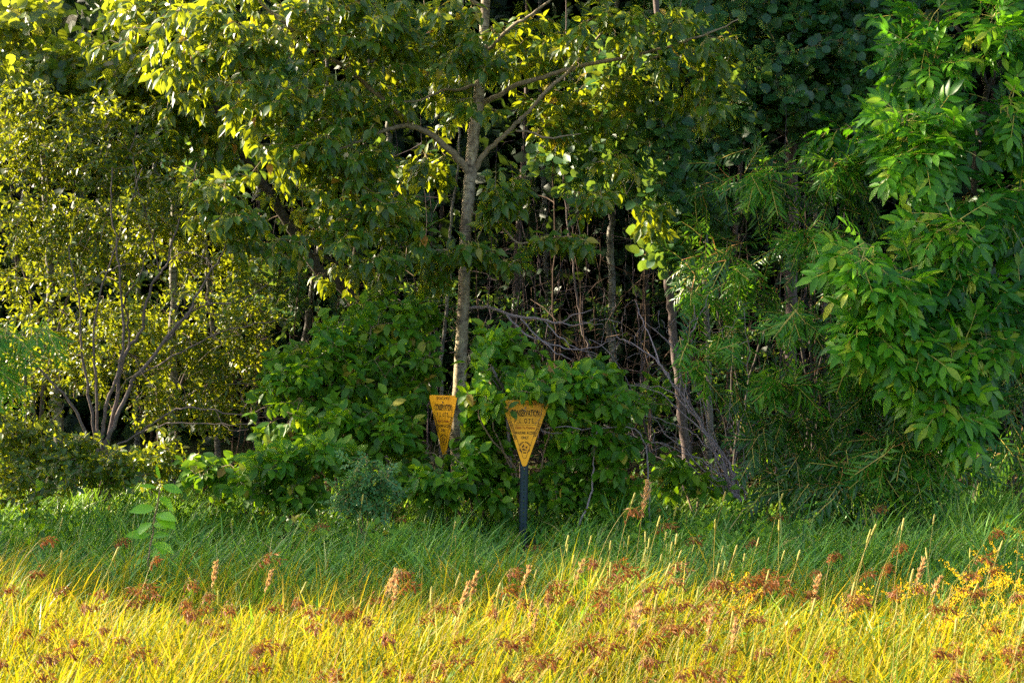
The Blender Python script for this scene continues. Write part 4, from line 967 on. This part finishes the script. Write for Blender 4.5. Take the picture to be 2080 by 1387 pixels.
def plate(out, y0, y1):
    n = len(out)
    V = np.concatenate([np.column_stack([out[:, 0], np.full(n, y0), out[:, 1]]), np.column_stack([out[:, 0], np.full(n, y1), out[:, 1]])])
    me = bpy.data.meshes.new('panel')
    i = list(range(n))
    me.from_pydata(V.tolist(), [], [i, [n + k for k in i[::-1]]] + [[k, k + n, (k + 1) % n + n, (k + 1) % n][::-1] for k in i])
    return me

def ribbon(out, w, y, closed=True):
    n = len(out)
    nx = np.roll(out, -1, 0) - np.roll(out, 1, 0)
    if not closed: nx[0] = out[1] - out[0]; nx[-1] = out[-1] - out[-2]
    nn = norm(np.column_stack([-nx[:, 1], nx[:, 0]])) * w / 2
    A, B = out - nn, out + nn
    V = np.concatenate([np.column_stack([A[:, 0], np.full(n, y), A[:, 1]]), np.column_stack([B[:, 0], np.full(n, y), B[:, 1]])])
    k = np.arange(n if closed else n - 1); k2 = (k + 1) % n
    return V, np.column_stack([k, k2, k2 + n, k + n])

def text(parent, s, size, x, z, y, mat, sx=1.0, rot=0.0, name='lettering', bold=0.0):
    c = bpy.data.curves.new(name, 'FONT')
    c.body = s; c.size = size; c.align_x = 'CENTER'; c.align_y = 'CENTER'; c.extrude = 0.0003; c.offset = bold
    c.resolution_u = 3
    c.materials.append(mat)
    tmp = bpy.data.objects.new(name, c)
    me = bpy.data.meshes.new_from_object(tmp)
    bpy.data.objects.remove(tmp)
    o = link(name, me, parent, (x, y, z))
    o.matrix_basis = Matrix.Translation((x, y, z)) @ Matrix.Rotation(-rot, 4, 'Y') @ Matrix.Rotation(math.pi / 2, 4, 'X') @ Matrix.Diagonal((sx, 1, 1, 1))
    return o

def sign(label, px, py_tip, Y, yaw, tilt, group):
    tip = P(px, py_tip, Y)
    Wd, Ht = .33, .466
    root = thing('boundary_sign', label, 'sign', (tip[0], Y, 0), group)
    root.rotation_euler = (0, tilt, yaw)
    z0 = tip[2] - .018
    out = rounded_tri(Wd, Ht + .018, .018)
    pm = plate(out, -.0015, .0015); pm.materials.append(M['sign'])
    panel = link('sign_panel', pm, root, (0, -.024, z0))
    f = -.0022
    inn = rounded_tri(Wd * .70, Ht * .735, .012); inn[:, 1] += .066
    V, Q = ribbon(inn, .0026, f)
    link('border_line', mesh_from('border_line', V, None, Q, mats=[M['ink']], smooth=False), panel)
    h = Ht + .018
    text(panel, 'SPORTSMEN', .027, 0, h - .022, f, M['ink'], 1.0)
    text(panel, 'CONSERVATION', .064, 0, h - .088, f, M['ink'], .40, bold=.0012)
    for k, (big, small) in enumerate((('P', 'rivate'), ('L', 'and'), ('O', 'pen'), ('T', 'o'), ('S', 'portsmen'))):
        x = (-.066, -.032, .004, .03, .05)[k]
        text(panel, big, .044, x, h - .140, f, M['ink'], .62, bold=.0006)
        text(panel, small, .011, x + .019, h - .151, f, M['ink'], .6)
    V, Q = ribbon(np.array([[-.075, h - .165], [0, h - .165], [.075, h - .165]]), .0018, f, False)
    link('rule_line', mesh_from('rule_line', V, None, Q, mats=[M['ink']], smooth=False), panel)
    text(panel, 'Open To Hunting', .026, 0, h - .185, f, M['ink_red'], .72, bold=.0005)
    text(panel, 'WALKING ACCESS', .027, 0, h - .220, f, M['ink'], .60, bold=.0005)
    text(panel, 'ONLY', .027, 0, h - .252, f, M['ink'], .68, bold=.0005)
    sl = math.atan2(Wd / 2, h)
    text(panel, 'LANDOWNERS', .021, -.0855, h - .20, f, M['ink'], 1.0, rot=math.pi / 2 + sl - math.pi, bold=.0004)
    text(panel, 'WILDLIFE', .021, .0855, h - .20, f, M['ink'], 1.1, rot=math.pi / 2 - sl, bold=.0004)
    # round emblem: ring of letters with a deer, a bird and a fish in it
    ez, er = h - .318, .036
    for s_, a0, da, flip in (('NORTH DAKOTA', math.radians(155), -math.radians(130 / 11), 1), ('GAME AND FISH', math.radians(205), math.radians(130 / 12), -1)):
        for k, ch in enumerate(s_):
            if ch == ' ': continue
            a = a0 + da * k
            text(panel, ch, .0125, er * math.cos(a), ez + er * math.sin(a), f, M['ink'], .9, rot=a - math.pi / 2 if flip > 0 else a + math.pi / 2, name='emblem_letter', bold=.0005)
    def blot(pts, nm):
        me = bpy.data.meshes.new(nm)
        me.from_pydata([(a, f, b_ + ez) for a, b_ in pts], [], [list(range(len(pts)))])
        me.materials.append(M['ink'])
        link(nm, me, panel)
    blot([(-.018, .004), (-.016, .012), (-.010, .014), (-.008, .022), (-.004, .020), (-.006, .012), (-.002, .006), (-.009, .003), (-.012, -.004)], 'emblem_deer')
    blot([(.004, -.002), (.008, .006), (.018, .010), (.020, .004), (.014, .0), (.018, -.008), (.010, -.006)], 'emblem_bird')
    blot([(-.018, -.014), (-.012, -.008), (-.002, -.010), (.008, -.016), (.014, -.013), (.014, -.021), (.006, -.019), (-.006, -.021)], 'emblem_fish')
    for zz in (.022, h - .05):
        c = bpy.data.meshes.new('bolt'); import bmesh
        bm = bmesh.new(); bmesh.ops.create_cone(bm, cap_ends=True, segments=8, radius1=.007, radius2=.006, depth=.005); bm.to_mesh(c); bm.free()
        c.materials.append(M['steel'])
        o = link('bolt', c, root, (0, -.0285, z0 + zz)); o.rotation_euler = (math.pi / 2, 0, 0)
    # steel channel post with punched holes
    top = z0 + h - .03
    V, Q = [], []
    def box(x0, x1, y0, y1, z_0, z_1):
        k = len(V)
        for zz in (z_0, z_1):
            V.extend([(x0, y0, zz), (x1, y0, zz), (x1, y1, zz), (x0, y1, zz)])
        Q.extend([[k, k + 1, k + 5, k + 4], [k + 1, k + 2, k + 6, k + 5], [k + 2, k + 3, k + 7, k + 6], [k + 3, k, k + 4, k + 7], [k, k + 3, k + 2, k + 1], [k + 4, k + 5, k + 6, k + 7]])
    box(-.016, -.0045, -.0215, -.0185, -.3, top); box(.0045, .016, -.0215, -.0185, -.3, top)
    zz = -.3
    while zz < top - .03:
        box(-.0044, .0044, -.0213, -.0187, zz, zz + .017); zz += .0255
    for s_ in (-1, 1):
        box(*sorted((s_ * .0162, s_ * .0192)), -.0217, .010, -.3, top + .001)
        box(*sorted((s_ * .0194, s_ * .0275)), .0072, .0102, -.3, top)
    link('post', mesh_from('post', V, None, Q, mats=[M['post']], smooth=False), root)
SG = 'triangular yellow boundary signs'
sign('yellow triangular conservation sign facing the camera, its top left corner hidden by leaves', 1062, 952, 12.0, 0.02, math.radians(1.0), SG)
sign('yellow triangular conservation sign turned sideways beside the pale poplar trunk', 910, 934, 12.75, math.radians(-49), math.radians(-1.5), SG)

# ------------------------------------------------------------------ grass
def grassmat(name, cols, trans, tfac, rough=.6, spec=.16):
    return leafmat(name, cols, trans, tfac, rough, spec)
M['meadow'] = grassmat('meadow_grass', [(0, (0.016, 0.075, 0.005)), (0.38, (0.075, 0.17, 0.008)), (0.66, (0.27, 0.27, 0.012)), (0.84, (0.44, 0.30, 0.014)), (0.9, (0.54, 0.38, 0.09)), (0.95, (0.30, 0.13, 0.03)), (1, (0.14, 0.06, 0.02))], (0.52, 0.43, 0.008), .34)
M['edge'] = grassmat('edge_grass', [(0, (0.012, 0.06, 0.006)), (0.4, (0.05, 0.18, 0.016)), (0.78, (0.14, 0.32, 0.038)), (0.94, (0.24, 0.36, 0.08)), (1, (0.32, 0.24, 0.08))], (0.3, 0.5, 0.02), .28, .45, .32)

def blades(name, label, n, ylo, yhi, dens, hlo, hhi, w, lean, mat, arch=(.15, .6), tuft=34):
    Y = R.uniform(ylo, yhi, n * 3)
    X = R.uniform(-1, 1, n * 3) * (.32 * Y + 1.0)
    nt_ = max(8, int(n * 3 / tuft))                                     # blades stand in tufts with darker gaps between
    g_ = R.integers(0, nt_, n * 3); ty, tx = R.uniform(ylo, yhi, nt_), R.uniform(-1, 1, nt_)
    loose = R.uniform(0, 1, n * 3) < .1
    Y = np.where(loose, Y, ty[g_] + R.normal(0, .028, n * 3)); X = np.where(loose, X, tx[g_] * (.32 * ty[g_] + 1.0) + R.normal(0, .028, n * 3))
    th_, ta_ = R.uniform(.65, 1.2, nt_)[g_], R.normal(0, .5, nt_)[g_]
    k = R.uniform(0, 1, n * 3) < dens(X, Y)
    X, Y, th_, ta_ = X[k][:n], Y[k][:n], th_[k][:n], ta_[k][:n]
    n = len(X)
    hmod = 1 + .22 * np.sin(X * 1.9 + .7) * np.sin(Y * 1.6) + .12 * np.sin(X * 4.3 + Y * 2.2)
    h = R.uniform(hlo, hhi, n) * hmod * th_ * np.where(Y > 10, 1 - .28 * np.clip(Y - 10, 0, 1.2), 1)
    a = ta_ + R.normal(0, .9, n) + np.where(R.uniform(0, 1, n) < .5, R.uniform(-3, 3, n), 0)         # a little more bending to +X
    dirx, diry = np.cos(a), np.sin(a)
    ln = h * (lean + R.uniform(*arch, n))
    dr = h * R.uniform(0, .35, n)
    ts = np.array([0, .35, .7, 1.0])
    cx = X[:, None] + dirx[:, None] * ln[:, None] * ts ** 1.7
    cy = Y[:, None] + diry[:, None] * ln[:, None] * ts ** 1.7
    cz = h[:, None] * ts - dr[:, None] * ts ** 3
    ww = R.uniform(.6, 1.3, n)[:, None] * w * np.array([.8, 1.0, .7, 0])
    tw = R.uniform(0, 3.14, n)
    ux, uy = np.cos(tw)[:, None], np.sin(tw)[:, None]
    Lft = np.stack([cx - ux * ww, cy - uy * ww, cz], -1); Rgt = np.stack([cx + ux * ww, cy + uy * ww, cz], -1)
    V = np.concatenate([Lft[:, :3], Rgt[:, :3], Lft[:, 3:]], 1)          # 7 verts per blade
    o = (np.arange(n) * 7)[:, None, None]
    Q = (np.array([[0, 3, 4, 1], [1, 4, 5, 2]])[None] + o).reshape(-1, 4)
    T = (np.array([[2, 5, 6]])[None] + o).reshape(-1, 3)
    tag(link(name, mesh_from(name, V.reshape(-1, 3), T, Q, mats=[mat])), label, 'grass', kind='stuff')
def weeds():
    n = 2600
    Y = R.uniform(5.0, 14.8, n); X = R.uniform(-1, 1, n) * (.32 * Y + .8)
    k = (np.sin(X * 2.7 + 1) * np.sin(Y * 2.1) + R.normal(0, .5, n) > .25) & (Y > 10.2 + R.uniform(0, 1, n))
    X, Y = X[k], Y[k]; n = len(X); m = 9
    h = np.where(Y > 11.5, R.uniform(.04, .38, n), R.uniform(.06, .26, n))
    O = np.repeat(np.stack([X, Y, h], 1), m, 0) + R.normal(0, 1, (n * m, 3)) * np.array([.045, .045, .05])
    O[:, 2] = np.maximum(O[:, 2], .02)
    D = norm(R.normal(0, 1, (n * m, 3)) + np.array([0, -.2, .1])); N = R.normal(0, .4, (n * m, 3)) + np.array([0, -.4, 1.0]); N = norm(N - (N * D).sum(1, keepdims=True) * D)
    V, T, Q, mt, mq = scatter(TM['oval', 0], O, D, N, R.uniform(.03, .075, n * m))
    tag(link('weeds', mesh_from('weeds', V, T, Q, mt, mq, [M['dogwood'], M['petiole']])), 'broad-leaved weeds scattered through the grass', 'weeds', kind='stuff')
    n = 9000
    Y = R.uniform(11.8, 17.5, n); X = R.uniform(-1, 1, n) * (.32 * Y + 1)
    O = np.stack([X, Y, np.abs(R.normal(.012, .015, n))], 1)
    D = norm(R.normal(0, 1, (n, 3)) * np.array([1, 1, .25])); N = R.normal(0, .35, (n, 3)) + np.array([0, 0, 1.0]); N = norm(N - (N * D).sum(1, keepdims=True) * D)
    V, T, Q, mt, mq = scatter(TM['oval', 1], O, D, N, R.uniform(.05, .1, n))
    mm = leafmat('leaf_litter', [(0, (0.05, 0.03, 0.018)), (0.6, (0.12, 0.075, 0.04)), (1, (0.22, 0.15, 0.08))], (0.2, 0.12, 0.05), .15, .7, .2)
    tag(link('leaf_litter', mesh_from('leaf_litter', V, T, Q, mt, mq, [mm, mm])), 'brown fallen leaves on the ground under the shrubs', 'leaf litter', kind='stuff')
weeds()
sm = lambda v, a, b: np.clip((v - a) / (b - a), 0, 1)
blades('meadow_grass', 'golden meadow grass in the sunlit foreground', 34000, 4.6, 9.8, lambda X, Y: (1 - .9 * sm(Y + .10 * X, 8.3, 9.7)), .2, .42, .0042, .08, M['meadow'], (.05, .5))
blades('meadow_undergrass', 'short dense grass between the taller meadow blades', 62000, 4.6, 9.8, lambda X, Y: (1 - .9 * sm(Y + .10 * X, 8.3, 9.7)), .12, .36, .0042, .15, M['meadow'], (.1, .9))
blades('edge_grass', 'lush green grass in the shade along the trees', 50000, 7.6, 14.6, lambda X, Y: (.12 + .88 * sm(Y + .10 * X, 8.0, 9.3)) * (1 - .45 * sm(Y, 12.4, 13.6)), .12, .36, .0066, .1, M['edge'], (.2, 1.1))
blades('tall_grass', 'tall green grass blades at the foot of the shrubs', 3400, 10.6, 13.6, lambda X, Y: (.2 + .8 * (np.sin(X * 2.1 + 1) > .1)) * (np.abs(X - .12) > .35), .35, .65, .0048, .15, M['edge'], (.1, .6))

# ------------------------------------------------------------------ seed heads
M['stalk'] = leafmat('grass_stalk', [(0, (0.3, 0.3, 0.05)), (1, (0.42, 0.32, 0.1))], (0.5, 0.42, 0.05), .3, .5, .3)
M['brome'] = leafmat('brome_spikelet', [(0, (0.10, 0.032, 0.012)), (0.6, (0.21, 0.075, 0.022)), (1, (0.36, 0.17, 0.06))], (0.36, 0.14, 0.03), .3, .6, .25)
M['plume'] = leafmat('pale_plume', [(0, (0.42, 0.25, 0.12)), (1, (0.6, 0.42, 0.22))], (0.62, 0.42, 0.18), .35, .6, .25)
M['spike'] = leafmat('timothy_spike', [(0, (0.3, 0.32, 0.07)), (1, (0.46, 0.38, 0.12))], (0.5, 0.45, 0.08), .3, .6, .25)
M['gold'] = leafmat('goldenrod_flower', [(0, (0.62, 0.38, 0.005)), (1, (0.78, 0.52, 0.01))], (0.75, 0.5, 0.01), .35, .6, .25)
spikelet = join([(*strip([(0, -.7, .1), (0, -.3, .06), (0, .03, 0)], .02), 0), (*blade([0, .4, 1], [0, .12, 0], .5, .1), 0), (*blade([0, .4, 1], [0, .12, 0], -.6, .1), 0)])

def seed_head(kind, k):
    rr = np.random.default_rng(300 + k)
    h = 1.0
    if kind == 'brome':
        lean, nod = rr.uniform(.28, .5), rr.uniform(.10, .2)
        pts = [(0, 0, 0), (lean * .25, 0, .35 * h), (lean * .6, .01, .7 * h), (lean, 0, .93 * h), (lean + nod * .6, 0, .98 * h), (lean + nod, 0, .94 * h)]
        L = spline([[*q, r] for q, r in zip(pts, (.003, .0026, .002, .0015, .001, .0006))], 4)
        n = 40
        s_ = rr.uniform(.62, 1, n)
        idx = (s_ * (len(L) - 1)).astype(int)
        O = L[idx, :3] + rr.normal(0, .008, (n, 3))
        D = norm(np.stack([rr.normal(.5, .35, n), rr.normal(0, .4, n), rr.normal(-.55, .4, n)], 1))
        S = rr.uniform(.03, .054, n)
        O = O + D * (S * .7)[:, None]
    elif kind == 'plume':
        lean = rr.uniform(.1, .28)
        L = spline([[0, 0, 0, .003], [lean * .3, 0, .4, .0026], [lean * .65, 0, .75, .002], [lean, 0, 1.0, .001]], 5)
        n = 70
        s_ = rr.uniform(.72, 1, n) ; idx = (s_ * (len(L) - 1)).astype(int)
        wd = .03 * np.sin((s_ - .72) / .28 * 2.6 + .4)
        O = L[idx, :3] + rr.normal(0, .006, (n, 3))
        D = norm(np.stack([rr.normal(.3, .35, n), rr.normal(0, .35, n), rr.normal(.9, .25, n)], 1))
        S = rr.uniform(.025, .05, n) * (.6 + wd * 20)
    else:
        lean = rr.uniform(.05, .3)
        L = spline([[0, 0, 0, .0022], [lean * .3, 0, .4, .002], [lean * .65, 0, .75, .0017], [lean, 0, 1.0, .001]], 5)
        d = norm(L[-1, :3] - L[-3, :3])
        e = L[-1, :3]
        sp = spline([[*(e - d * .085), .0025], [*(e - d * .075), .0058], [*(e - d * .01), .0052], [*e, .001]], 3)
        V, Q = tubes([sp], 7)
        V = V + rr.normal(0, .0008, V.shape)
        st = tubes([L], 4)
        return mesh_from('stalk', *[st[0], None, st[1]], mats=[M['stalk']]), mesh_from('seed_head', V, None, Q, mats=[M['spike']]), e
    N = rr.normal(0, 1, (n, 3)); N = norm(N - (N * D).sum(1, keepdims=True) * D)
    V, T, Q, mt, mq = scatter(spikelet, O, D, N, S)
    st = tubes([L], 4)
    return (mesh_from('stalk', st[0], None, st[1], mats=[M['stalk']]), mesh_from('seed_head', V, T, Q, mats=[M['brome' if kind == 'brome' else 'plume']]), L[int(len(L) * .84), :3])

HEADS = {}
for kind in ('brome', 'plume', 'timothy'):
    for k in range(9):
        HEADS[kind, k] = seed_head(kind, k + {'brome': 0, 'plume': 10, 'timothy': 20}[kind])
NAMES = {'brome': 'brome_stalk', 'plume': 'plume_stalk', 'timothy': 'timothy_stalk'}
def place(kind, loc, s, rot, label, group=None):
    k = int(R.integers(0, 9))
    a, b_, _ = HEADS[kind, k]
    root = thing(NAMES[kind], label, 'grass', loc, group)
    root.rotation_euler = (R.normal(0, .05), R.normal(0, .06), rot); root.scale = (s,) * 3
    link('stalk', a, root); link('seed_head', b_, root)
def place_at(kind, px, py, Y, label, rot=0.0):
    k = int(R.integers(0, 9))
    a, b_, tip = HEADS[kind, k]
    g = P(px, py, Y)
    s = g[2] / tip[2]
    c, s_ = math.cos(rot), math.sin(rot)
    root = thing(NAMES[kind], label, 'grass', (g[0] - s * (tip[0] * c - tip[1] * s_), g[1] - s * (tip[0] * s_ + tip[1] * c), 0))
    root.rotation_euler = (0, 0, rot); root.scale = (s,) * 3
    link('stalk', a, root); link('seed_head', b_, root)
    return root
place_at('brome', 100, 1092, 8.6, 'pinkish nodding seed head near the left edge below the shrubs')
place_at('brome', 250, 1095, 8.8, 'small pink seed head just left of the broad-leaved sapling')
place_at('brome', 655, 1062, 9.6, 'pink drooping seed head in the shaded grass below the grey-green rose')
place_at('brome', 815, 1050, 10.6, 'small dusky pink seed head in the shade left of the sign post')
place_at('brome', 1092, 1108, 9.8, 'small pink seed head in the shaded grass right of the sign post')
place_at('brome', 1290, 1032, 8.8, 'tall orange-tipped seed head standing above the shade right of the sign post')
place_at('plume', 1312, 1000, 8.9, 'tallest slim grass spike standing in front of the dogwood right of the sign')
place_at('timothy', 1290, 1000, 8.8, 'long slanting grass spike leaning right toward the dogwood')
place_at('brome', 1360, 1062, 8.9, 'reddish open seed head between the dead branches and the tall spike')
place_at('brome', 1412, 1092, 8.9, 'rust red seed head lit from behind below the dead branches')
place_at('brome', 1530, 1095, 9.0, 'rust red seed head right of the dead branches, lower in the grass')
place_at('brome', 1790, 1028, 10.2, 'pale orange seed head against the low willow')
place_at('brome', 1580, 1045, 10.4, 'pale seed head in the shaded grass right of the dead branches')
place_at('plume', 1872, 1150, 7.9, 'large pinkish branching plume beside the goldenrod')
place_at('plume', 1492, 1275, 6.6, 'big peach coloured plume in the sunlit grass right of centre')
place_at('plume', 1290, 1245, 6.8, 'slim peach plume in the sunlit grass below the right sign')
place_at('plume', 800, 1172, 7.8, 'pale plume in the sunlit grass below the left sign')
place_at('plume', 1070, 1165, 7.9, 'pale plume in the sunlit grass below the right sign')
place_at('plume', 1660, 1185, 7.6, 'peach plume in the sunlit grass left of the goldenrod')
place_at('brome', 20, 1190, 7.4, 'reddish seed head at the left edge in the sunlit grass')
place_at('timothy', 925, 1058, 9.2, 'lone yellow spike leaning right below the left sign')
cl = R.uniform(0, 1, (26, 2)) * np.array([6, 3.4]) + np.array([-3.0, 5.0])
nb = 0
while nb < 240:
    if R.uniform() < .7:
        c = cl[R.integers(0, len(cl))]; x, y = c + R.normal(0, .28, 2)
    else:
        y = R.uniform(5.0, 8.6); x = R.uniform(-1, 1) * (.3 * y + .3)
    if y < 4.9 or y > 8.0 + .22 * x + R.normal(0, .25) or abs(x) > .31 * y + .3: continue
    nb += 1
    place('brome', (x, y, 0), R.uniform(.36, .58), R.normal(0, .8), 'reddish brown nodding seed head among the sunlit meadow grass', 'reddish seed heads in the meadow')
for k in range(70):
    y = R.uniform(5.4, 9.4); x = R.normal(.7, .9) if k < 45 else R.uniform(-2.6, 2.6)
    place('timothy', (x, y, 0), R.uniform(.5, .72), R.normal(0, .7), 'slim yellow-green spike standing in the meadow grass', 'slim seed spikes in the meadow')
for k in range(34):
    px = R.normal(1330, 110)
    q = place_at('timothy', px, R.uniform(1075, 1190), R.uniform(7.9, 9.0), 'pale straw spike in the loose stand below the dead branches', R.normal(0, .5))
    q['group'] = 'pale spikes below the dead branches'
for k in range(15):
    y = R.uniform(5.2, 8.2); x = R.uniform(-1, 1) * (.3 * y)
    place('plume', (x, y, 0), R.uniform(.38, .56), R.normal(0, .7), 'pale peach plume in the sunlit meadow grass', 'pale plumes in the meadow')

# goldenrod at the right edge
def goldenrod(x, y, h, label, group):
    root = thing('goldenrod', label, 'wildflower', (x, y, 0), group)
    lean = R.normal(.06, .05)
    L = spline([[0, 0, 0, .004], [lean * .4, 0, h * .5, .0032], [lean, 0, h, .0018]], 5, .003)
    V, Q = tubes([L], 5)
    link('stem', mesh_from('stem', V, None, Q, mats=[M['stalk']]), root)
    n = 22
    i = R.integers(1, len(L) - 3, n); O = L[i, :3]
    a = R.uniform(0, 6.28, n); D = norm(np.stack([np.cos(a), np.sin(a), R.uniform(.2, .8, n)], 1)); N = np.tile([0, -.3, 1.0], (n, 1)); N = norm(N - (N * D).sum(1, keepdims=True) * D)
    V, T, Q, mt, mq = scatter(join([(*blade([0, .4, 1], [0, .1, 0], .3, .4), 0)]), O, D, N, R.uniform(.05, .09, n))
    tag(link('leaves', mesh_from('leaves', V, T, Q, mats=[M['edge']]), root), kind='stuff')
    for k in range(int(R.integers(5, 9))):
        u = R.uniform(.72, 1.0); p0 = L[int(u * (len(L) - 1)), :3]
        a = R.normal(0, 1.3); ln = R.uniform(.06, .12) * (1.6 - u)
        d = np.array([math.cos(a), math.sin(a) * .8, R.uniform(.5, 1.1)]); d /= np.linalg.norm(d)
        m = 30
        s_ = R.uniform(.1, 1, m)
        O = p0 + d * (s_ * ln * 1.8)[:, None] + np.array([math.cos(a), math.sin(a), -.3]) * (s_ ** 2 * .03)[:, None] + R.normal(0, .004, (m, 3))
        D = norm(R.normal(0, .5, (m, 3)) + np.array([0, 0, .8])); N = R.normal(0, 1, (m, 3)); N = norm(N - (N * D).sum(1, keepdims=True) * D)
        V, T, Q, mt, mq = scatter(join([(*blade([0, .5, 1], [0, .32, 0], .5, 0), 0)]), O, D, N, R.uniform(.006, .011, m))
        link('flower_plume', mesh_from('flower_plume', V, T, Q, mats=[M['gold']]), root)
GRG = 'goldenrod at the right edge of the meadow'
for px, py, Y in ((2060, 1065, 9.2), (2000, 1140, 8.4), (2030, 1150, 8.2), (1960, 1165, 8.2), (2070, 1130, 8.6), (1985, 1180, 8.0), (2050, 1190, 7.8), (1930, 1150, 8.4), (2020, 1220, 7.6), (1905, 1190, 8.0), (2065, 1240, 7.4), (1960, 1240, 7.4), (1800, 1190, 8.0), (2010, 1290, 7.0), (1700, 1215, 7.8), (1940, 1300, 6.9), (2060, 1310, 6.8), (2000, 1110, 8.8), (1880, 1250, 7.4)):
    g = P(px, py, Y)
    goldenrod(g[0], Y, max(.3, g[2]), 'yellow goldenrod with feathery flower plumes at the right end of the meadow', GRG)
for px, py, Y in ((1460, 1190, 7.8), (1480, 1215, 7.6)):
    g = P(px, py, Y)
    goldenrod(g[0], Y, max(.3, g[2]), 'small goldenrod standing apart in the grass below the dead branches', 'goldenrod below the dead branches')

# broad-leaved sapling at the left
p = thing('poplar_sapling', 'young sapling with a few big bright leaves standing in the grass at left', 'sapling', (*P(300, 1150, 9.9)[:2], 0))
pb = np.array(p.location)
L = spline([[0, 0, -.02, .006]] + [[*(P(x, y, 9.9) - pb), r] for x, y, r in ((301, 1140, .005), (312, 1070, .0045), (322, 1010, .0035), (326, 972, .002))], 5, .002)
V, Q = tubes([L], 6)
link('stem', mesh_from('stem', V, None, Q, mats=[M['twig']]), p)
M['sapling'] = leafmat('sapling_leaf', [(0, (0.12, 0.34, 0.010)), (1, (0.2, 0.44, 0.02))], (0.35, 0.6, 0.03), .4, .38, .5)  # raised green stands in for sunlight on the leaves
for x, y, dx, dy, s_ in ((326, 985, .75, -.25, .11), (322, 990, -.6, .1, .10), (321, 1008, .8, -.5, .10), (318, 1030, -1, -.15, .13), (316, 1040, .9, -.55, .14), (315, 1045, .9, -.1, .13), (312, 1060, -.9, -.55, .11), (311, 1062, .7, -.1, .10), (308, 1085, -1, .0, .13), (307, 1090, .8, .15, .09), (306, 1105, .9, -.3, .12), (303, 1130, .6, .3, .09), (302, 1135, -.9, -.3, .11), (326, 975, -.2, .9, .08)):
    O = P(x, y, 9.9) - pb
    D = norm(np.array([dx, R.uniform(-.7, .1), dy])); N = np.array([R.normal(0, .3), -.6, .8]); N = norm(N - (N @ D) * D)
    o = link('leaf', tmesh(('oval', int(R.integers(0, 4))), [M['sapling'], M['petiole']]), p)
    o.matrix_basis = basis(O, D, N, s_ * 1.1)
